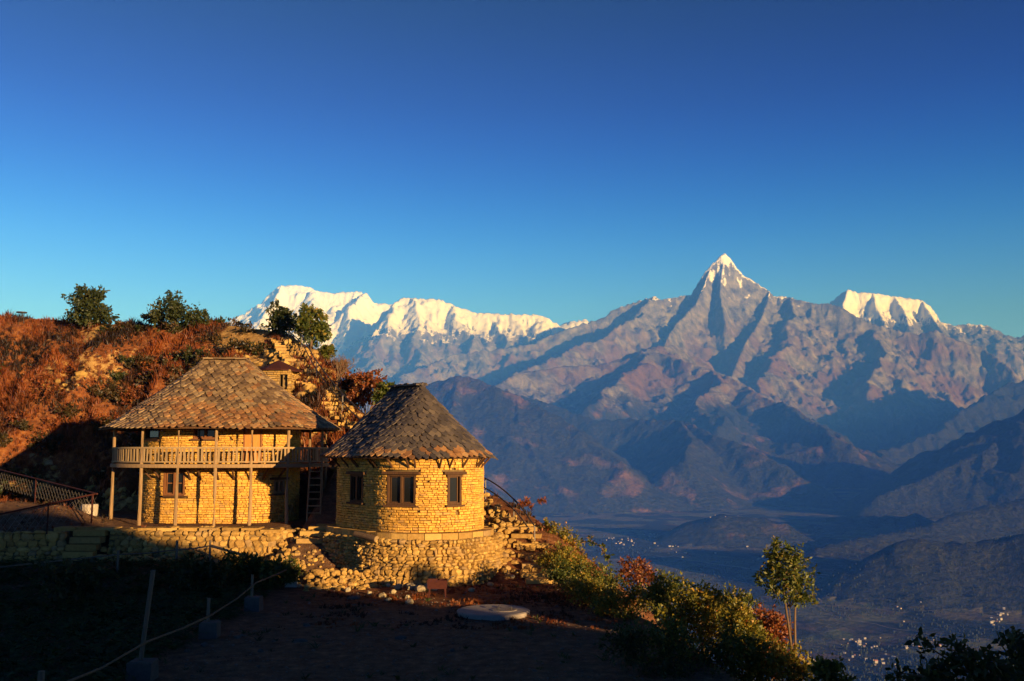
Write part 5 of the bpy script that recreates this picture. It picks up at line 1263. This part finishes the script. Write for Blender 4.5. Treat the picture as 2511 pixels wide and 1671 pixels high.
# bushes and sapling along the drop on the right
BR = [
 ('green and yellow bush behind the lowest handrail post', L_GOLD, 0.075, 2600, 35.6, [(1282, 1246, 74, 84, 2), (1310, 1264, 56, 70, 1.4), (1262, 1222, 36, 50, .8), (1322, 1288, 44, 44, .8)]),
 ('leafy bush covering the bank just beyond the lowest handrail post', L_GOLD, 0.07, 2000, 33.0, [(1292, 1282, 84, 64, 1.6), (1262, 1292, 50, 44, .8), (1330, 1300, 60, 46, 1)]),
 ('low bright green bush below the handrail', L_GREEN, 0.07, 2200, 29.5, [(1320, 1325, 110, 56, 2), (1385, 1335, 90, 56, 1.4), (1290, 1320, 60, 36, .8)]),
 ('russet bush rising behind the low bright green one', L_RED, 0.07, 1100, 29.8, [(1462, 1312, 76, 50, 1.5), (1480, 1330, 60, 40, 1)]),
 ('orange and green bush between the russet bush and the big yellowing one', L_GOLD, 0.07, 2200, 26.0, [(1440, 1385, 110, 80, 2), (1400, 1400, 60, 70, 1), (1500, 1375, 70, 60, 1)]),
 ('big yellowing bush, largest of those along the drop', L_GOLD, 0.075, 4200, 23.0, [(1610, 1390, 130, 84, 2.4), (1560, 1420, 100, 90, 1.6), (1660, 1430, 110, 110, 2), (1590, 1470, 120, 90, 1.4)]),
 ('dark green bush in front of the big yellowing bush', L_GREEN, 0.07, 3600, 20.5, [(1520, 1480, 150, 110, 2), (1620, 1530, 170, 100, 2), (1700, 1500, 110, 90, 1.4)]),
 ('deep red bush at the foot of the sapling', L_RED, 0.07, 1900, 22.8, [(1770, 1440, 76, 84, 1.6), (1760, 1490, 90, 80, 1.4)]),
 ('orange bush under the sapling', L_GOLD, 0.07, 2400, 20.5, [(1780, 1520, 110, 90, 2), (1840, 1540, 70, 90, 1), (1745, 1550, 80, 60, 1)]),
 ('yellow-green bush filling the bank between the low green and the orange bushes', L_GOLD, 0.07, 2000, 27.8, [(1370, 1368, 100, 60, 1.5), (1340, 1350, 70, 44, 1)]),
 ('leafy green bush spilling over the edge behind the big yellowing bush', L_GREEN, 0.07, 2600, 24.8, [(1545, 1352, 90, 60, 1.2), (1690, 1400, 90, 80, 1.4), (1520, 1372, 70, 50, .8)]),
 ('yellow-green bush low between the big yellowing bush and the sapling', L_GOLD, 0.07, 2200, 21.6, [(1715, 1462, 90, 80, 1.4), (1700, 1420, 60, 60, .8)]),
 ('dusky weedy bush beside the orange one', L_GREEN, 0.075, 900, 17.5, [(1905, 1550, 70, 60, 1)]),
 ('low shaded undergrowth at the courtyard edge', L_DARK, 0.065, 2400, 19.5, [(1440, 1480, 100, 70, 1.4), (1530, 1550, 140, 60, 1.4), (1640, 1570, 140, 50, 1)]),
]
for lab, mat, sz, n_, Y, bl_ in BR:
    p_ = P(bl_[0][0], bl_[0][1], Y); b0 = (p_.x, Y, zs(p_.x, Y))
    plant('edge_bush', lab, 'bush', b0, [blob(b0, px, py, Y, w_, h_, share=s) for px, py, w_, h_, s in bl_], mat, sz * .74, int(n_ * 1.7), 9, 0.018, spread=0.4)
# trailing vine
p_ = P(1330, 1290, 33); vb = (p_.x, 33.0, zs(p_.x, 33.0)); vo = thing('trailing_vine', 'leafy vine arching out from the green and yellow bush', 'vine', vb); m = MB()
vp = [P(a, b, 33.0) - Vector(vb) for a, b in ((1310, 1275), (1335, 1250), (1362, 1245), (1385, 1262), (1398, 1285), (1402, 1305))]; m.tube(vp, [.02, .018, .015, .012, .008, .005], 5); m.build('stem', M_BARK, vo)
rng = np.random.default_rng(77); vs, fs, rn, of = [], [], [], 0
for p in vp:
    v, f, r_ = leaves(tuple(p), (.14, .14, .16), 26, .09, rng); vs.append(v); fs.append(f + of); rn.append(r_); of += len(v)
mk('foliage', mesh_np('foliage', np.concatenate(vs), np.concatenate(fs), L_GREEN, {'rnd': np.concatenate(rn)}), vo)
# plumes of tall grass by the handrail
for px, py, a in ((1205, 1155, 1), (1240, 1152, 1.2), (1212, 1164, .8)):
    t_ = P(px, py, 36.0); f_ = (t_.x - .35 * a, 36.0, zs(t_.x - .35 * a, 36.0)); o = thing('plume_grass', 'feathery brown grass plume nodding beside the handrail', 'grass plume', f_, 'grass plumes by the handrail')
    m = MB(); tt = t_ - Vector(f_); m.tube([Vector((0, 0, 0)), tt * .6 + Vector((-.1, 0, .2)), tt], [.008, .006, .004], 4); m.build('stalk', M_BAMBOO, o)
    v, f, r_ = leaves(tuple(tt), (.22, .05, .07), 90, .05, rng, long=3); mk('plume', mesh_np('plume', v, f, L_RED, {'rnd': r_}), o)
# sapling
sY = 21.5; sp_ = P(1822, 1500, sY); b0 = (sp_.x, sY, zs(sp_.x, sY)); rel = lambda px, py, dy=0.0: tuple(P(px, py, sY + dy) - Vector(b0))
plant('sapling', 'slender twin-stemmed young tree with an oval crown above the valley', 'tree', b0,
      [blob(b0, 1806, 1322, sY, 100, 100, share=3), blob(b0, 1800, 1275, sY, 66, 60, share=1.3), blob(b0, 1842, 1345, sY, 66, 80, share=1.3), blob(b0, 1775, 1335, sY, 60, 70, share=1.2), blob(b0, 1835, 1285, sY, 44, 56, share=.8), blob(b0, 1780, 1285, sY, 30, 50, share=.5), blob(b0, 1852, 1375, sY, 46, 34, share=.6)],
      L_GREEN, 0.047, 3300, 26, 0.013, trunk=[([(0, 0, -.2), rel(1822, 1500), rel(1814, 1440), rel(1806, 1385), rel(1800, 1330)], .035, .018), ([(.05, 0.05, -.2), rel(1830, 1500, .1), rel(1829, 1440, .1), rel(1830, 1385, .1), rel(1826, 1320, .1)], .03, .015), ([(0, .05, 0), rel(1822, 1470, .15), rel(1816, 1400, .15)], .018, .01)], clump=9, spread=0.3, long=2.0)
# dark branches close to the camera at the lower right
for (Y, arms, lab) in ((10.5, [((2330, 1600), (2200, 1530), (2120, 1478)), ((2330, 1600), (2260, 1520), (2180, 1492)), ((2300, 1600), (2150, 1560), (2060, 1548))], 'dark leafy branches reaching in over the valley'), (11.5, [((2380, 1600), (2340, 1530), (2300, 1480)), ((2400, 1590), (2350, 1500), (2340, 1455)), ((2250, 1620), (2170, 1570), (2100, 1560)), ((2360, 1620), (2300, 1560), (2240, 1540))], 'dark shaded shrub with arching twigs at the edge of the slope')):
    rootp = P(2330, 1640, Y); b0 = (rootp.x, Y, zs(rootp.x, Y)); o = thing('shaded_shrub', lab, 'shrub', b0); m = MB(); vs, fs, rn, of = [], [], [], 0; B = Vector(b0)
    for arm in arms:
        q = [P(a, b, Y + random.uniform(-.3, .3)) - B for a, b in arm]; m.tube([Vector((0, 0, -.2)), q[0] * .6] + q, [.04, .03, .02, .012, .006], 5)
        for a_, b_ in zip([q[0] * .7 + q[1] * .3, q[0] * .4 + q[1] * .6] + q[1:-1], [q[1]] * 2 + q[2:]):
            for s in np.linspace(0, 1, 7):
                c = a_.lerp(b_, float(s)) + Vector(rng.normal(size=3) * .05); v, f, r_ = leaves(tuple(c), (.10, .10, .08), 14, .055, rng, long=1.7); vs.append(v); fs.append(f + of); rn.append(r_); of += len(v)
    m.build('branches', M_BARK, o); mk('foliage', mesh_np('foliage', np.concatenate(vs), np.concatenate(fs), L_DARK, {'rnd': np.concatenate(rn)}), o)

# ------------------------------------------------------------------ villages on the valley floor
def house_mesh(w, d, h, roofh, mats):
    m = MB(); x, y = w / 2, d / 2
    m.add([(-x, -y, -2), (x, -y, -2), (x, y, -2), (-x, y, -2), (-x, -y, h), (x, -y, h), (x, y, h), (-x, y, h)], [(0, 1, 5, 4), (1, 2, 6, 5), (2, 3, 7, 6), (3, 0, 4, 7)])
    nw = len(m.f); e = 0.6
    m.add([(-x - e, -y - e, h), (x + e, -y - e, h), (x + e, y + e, h), (-x - e, y + e, h), (-x - e, 0, h + roofh), (x + e, 0, h + roofh)], [(0, 1, 5, 4), (2, 3, 4, 5), (1, 2, 5), (3, 0, 4), (3, 2, 1, 0)])
    me = m.mesh('valley_house', mats[0]); me.materials.append(mats[1])
    for i, p in enumerate(me.polygons): p.material_index = 0 if i < nw else 1
    return me
MW = plain('white_plaster', (0.30, 0.27, 0.23), 0.9, 0.1, 0.1); MR1 = plain('tin_roof', (0.35, 0.35, 0.36), 0.6, 0.1, 0.15, spec=0.4); MR2 = plain('red_roof', (0.40, 0.16, 0.10), 0.8, 0.1, 0.2)
MW2 = plain('cream_plaster', (0.42, 0.33, 0.22), 0.9, 0.1, 0.1); MB2 = plain('blue_tin', (0.16, 0.22, 0.32), 0.6, 0.1, 0.1); MG2 = plain('thatch_grey', (0.16, 0.13, 0.10), 0.9, 0.1, 0.2)
hm = [house_mesh(7, 5, 4, 1.6, (MW2, MG2)), house_mesh(9, 6, 5, 1.6, (MW2, MB2)), house_mesh(6, 5, 4, 2, (MW, MG2)), house_mesh(9, 7, 6, 2, (MW, MR1)), house_mesh(11, 8, 6.5, 0.4, (MW, MW)), house_mesh(8, 6, 5, 2.2, (MW, MR2)), house_mesh(14, 8, 7, 1.5, (MW, MR1))]
def ground_far(x, y):
    i = int(np.searchsorted(rows, y / 1000)); i = min(max(i, 1), len(rows) - 1); c = CX + x * _cp / y * F; j = int(np.clip((c - cols[0]) / CSTEP, 0, len(cols) - 1)); return float(H[i, j]) * 1000
VR = random.Random(3)
def village(n, box, label, group, sc=1.0):
    x0, x1, y0, y1, sk = box; cl = [(VR.uniform(x0, x1), VR.uniform(y0, y1)) for _ in range(max(3, n // 9))]
    for i in range(n):
        cx_, cy_ = VR.choice(cl); px = min(max(cx_ + VR.gauss(0, (x1 - x0) * .05), x0), x1); py = min(max(cy_ + VR.gauss(0, (y1 - y0) * .09), y0), y1) + sk * (px - x0) / (x1 - x0)
        z = -600.0
        for _ in range(4): q_ = PZ(px, py, z); z = ground_far(q_.x, q_.y)
        s = sc * VR.uniform(.35, .85)
        mk('valley_house', VR.choice(hm), None, Matrix.Translation((q_.x, q_.y, z + 0.5)) @ Matrix.Rotation(VR.uniform(-.7, .7), 4, 'Z') @ Matrix.Diagonal((s, s, s, 1)), label, 'house', group)
village(62, (1870, 2300, 1452, 1548, 30), 'small pale house in the near village at the foot of the slope', 'houses of the near village', 0.95)
village(14, (1890, 2120, 1440, 1466, 40), 'small pale house in the row along the near edge of the dark fields', 'houses along the field edge', 1.0)
village(95, (1395, 1750, 1228, 1262, 6), 'tiny pale house in the far village below the wooded knoll', 'houses of the far village', 1.25)
village(18, (1630, 1740, 1190, 1206, 0), 'tiny pale house on the wooded knoll', 'houses on the knoll', 1.2)
village(26, (2020, 2340, 1352, 1412, 40), 'tiny pale house on the low ground before the dark rounded hill', 'houses below the dark hill', 1.1)
village(22, (2000, 2340, 1128, 1150, 0), 'tiny hazy house in the distant settlement up the valley', 'houses far up the valley', 1.6)

# ------------------------------------------------------------------ woods, roads and river bed on the valley floor
rng = np.random.default_rng(55); vs, fs, rn, of = [], [], [], 0
for i in range(6500):
    px = rng.uniform(1330, 2400); py = 1225 + 345 * rng.random() ** 0.8; q_ = PZ(px, py, -600.0); x, y = q_.x, q_.y
    if fbm(np.array([x / 420]), np.array([y / 420]), 23, 3)[0] + .12 * rng.normal() < 0.02: continue
    z = ground_far(x, y); s = rng.uniform(4, 9); v, f = ROCKS[i % 6]; vs.append(v * np.array([s, s, s * 1.1]) + np.array([x, y, z + s * .35])); fs.append(f + of); rn.append(np.full(len(v), rng.random())); of += len(v)
mk('valley_woods', mesh_np('valley_woods', np.concatenate(vs), np.concatenate(fs), plain('woodland', (0.028, 0.034, 0.014), 0.95, 0.2, 0.5), {'rnd': np.concatenate(rn)}), kind='stuff', label='scattered dark trees and hedges over the valley floor')
M_ROAD = plain('pale_track', (0.20, 0.16, 0.12), 0.95, 0.05, 0.3)
def track(name, label, pts, w):
    q = []
    for px, py in pts:
        z = -600.0
        for _ in range(4): p_ = PZ(px, py, z); z = ground_far(p_.x, p_.y)
        q.append(Vector((p_.x, p_.y, z)))
    out = []
    for i in range(len(q) - 1):
        for k in range(14): p_ = q[i].lerp(q[i + 1], k / 14); p_.x += 14 * math.sin(i * 3 + k * .5); p_.z = max(ground_far(p_.x, p_.y), ground_far(p_.x + 15, p_.y), ground_far(p_.x - 15, p_.y), ground_far(p_.x, p_.y + 25)) + 2.0; out.append(p_)
    vs = []
    for i, p_ in enumerate(out):
        d = (out[min(i + 1, len(out) - 1)] - out[max(i - 1, 0)]).normalized(); n = Vector((-d.y, d.x, 0)).normalized() * w / 2; vs += [p_ + n, p_ - n]
    m = MB(); m.add(vs, [(2 * i, 2 * i + 1, 2 * i + 3, 2 * i + 2) for i in range(len(out) - 1)]); m.build(name, M_ROAD, kind='structure', label=label)
track('road', 'pale track winding across the valley floor past the sapling', [(1640, 1325), (1760, 1345), (1880, 1372), (1890, 1400), (1960, 1430), (2100, 1455), (2260, 1478)], 6)
track('river_bed', 'dry pale river bed along the fields below the knoll', [(1400, 1290), (1520, 1282), (1650, 1300), (1800, 1318), (1950, 1330)], 30)
# ------------------------------------------------------------------ haze: the air over the whole valley
hz = NT('haze_air'); pv = hz.n('VolumePrincipled')
pv.inputs['Color'].default_value = (0.045, 0.20, 1.0, 1); pv.inputs['Density'].default_value = 4.3e-5; pv.inputs['Anisotropy'].default_value = -0.35
pv.inputs['Density Attribute'].default_value = ''
pv.inputs['Absorption Color'].default_value = (0.68, 0.68, 0.68, 1)
hz.t.links.new(pv.outputs[0], hz.out.inputs['Volume'])
hb = MB(); hb.box((0, 16550, 2510), (52000, 43700, 6420))
hb.build('haze', hz.m, kind='stuff', label='pale blue morning haze filling the valley air')
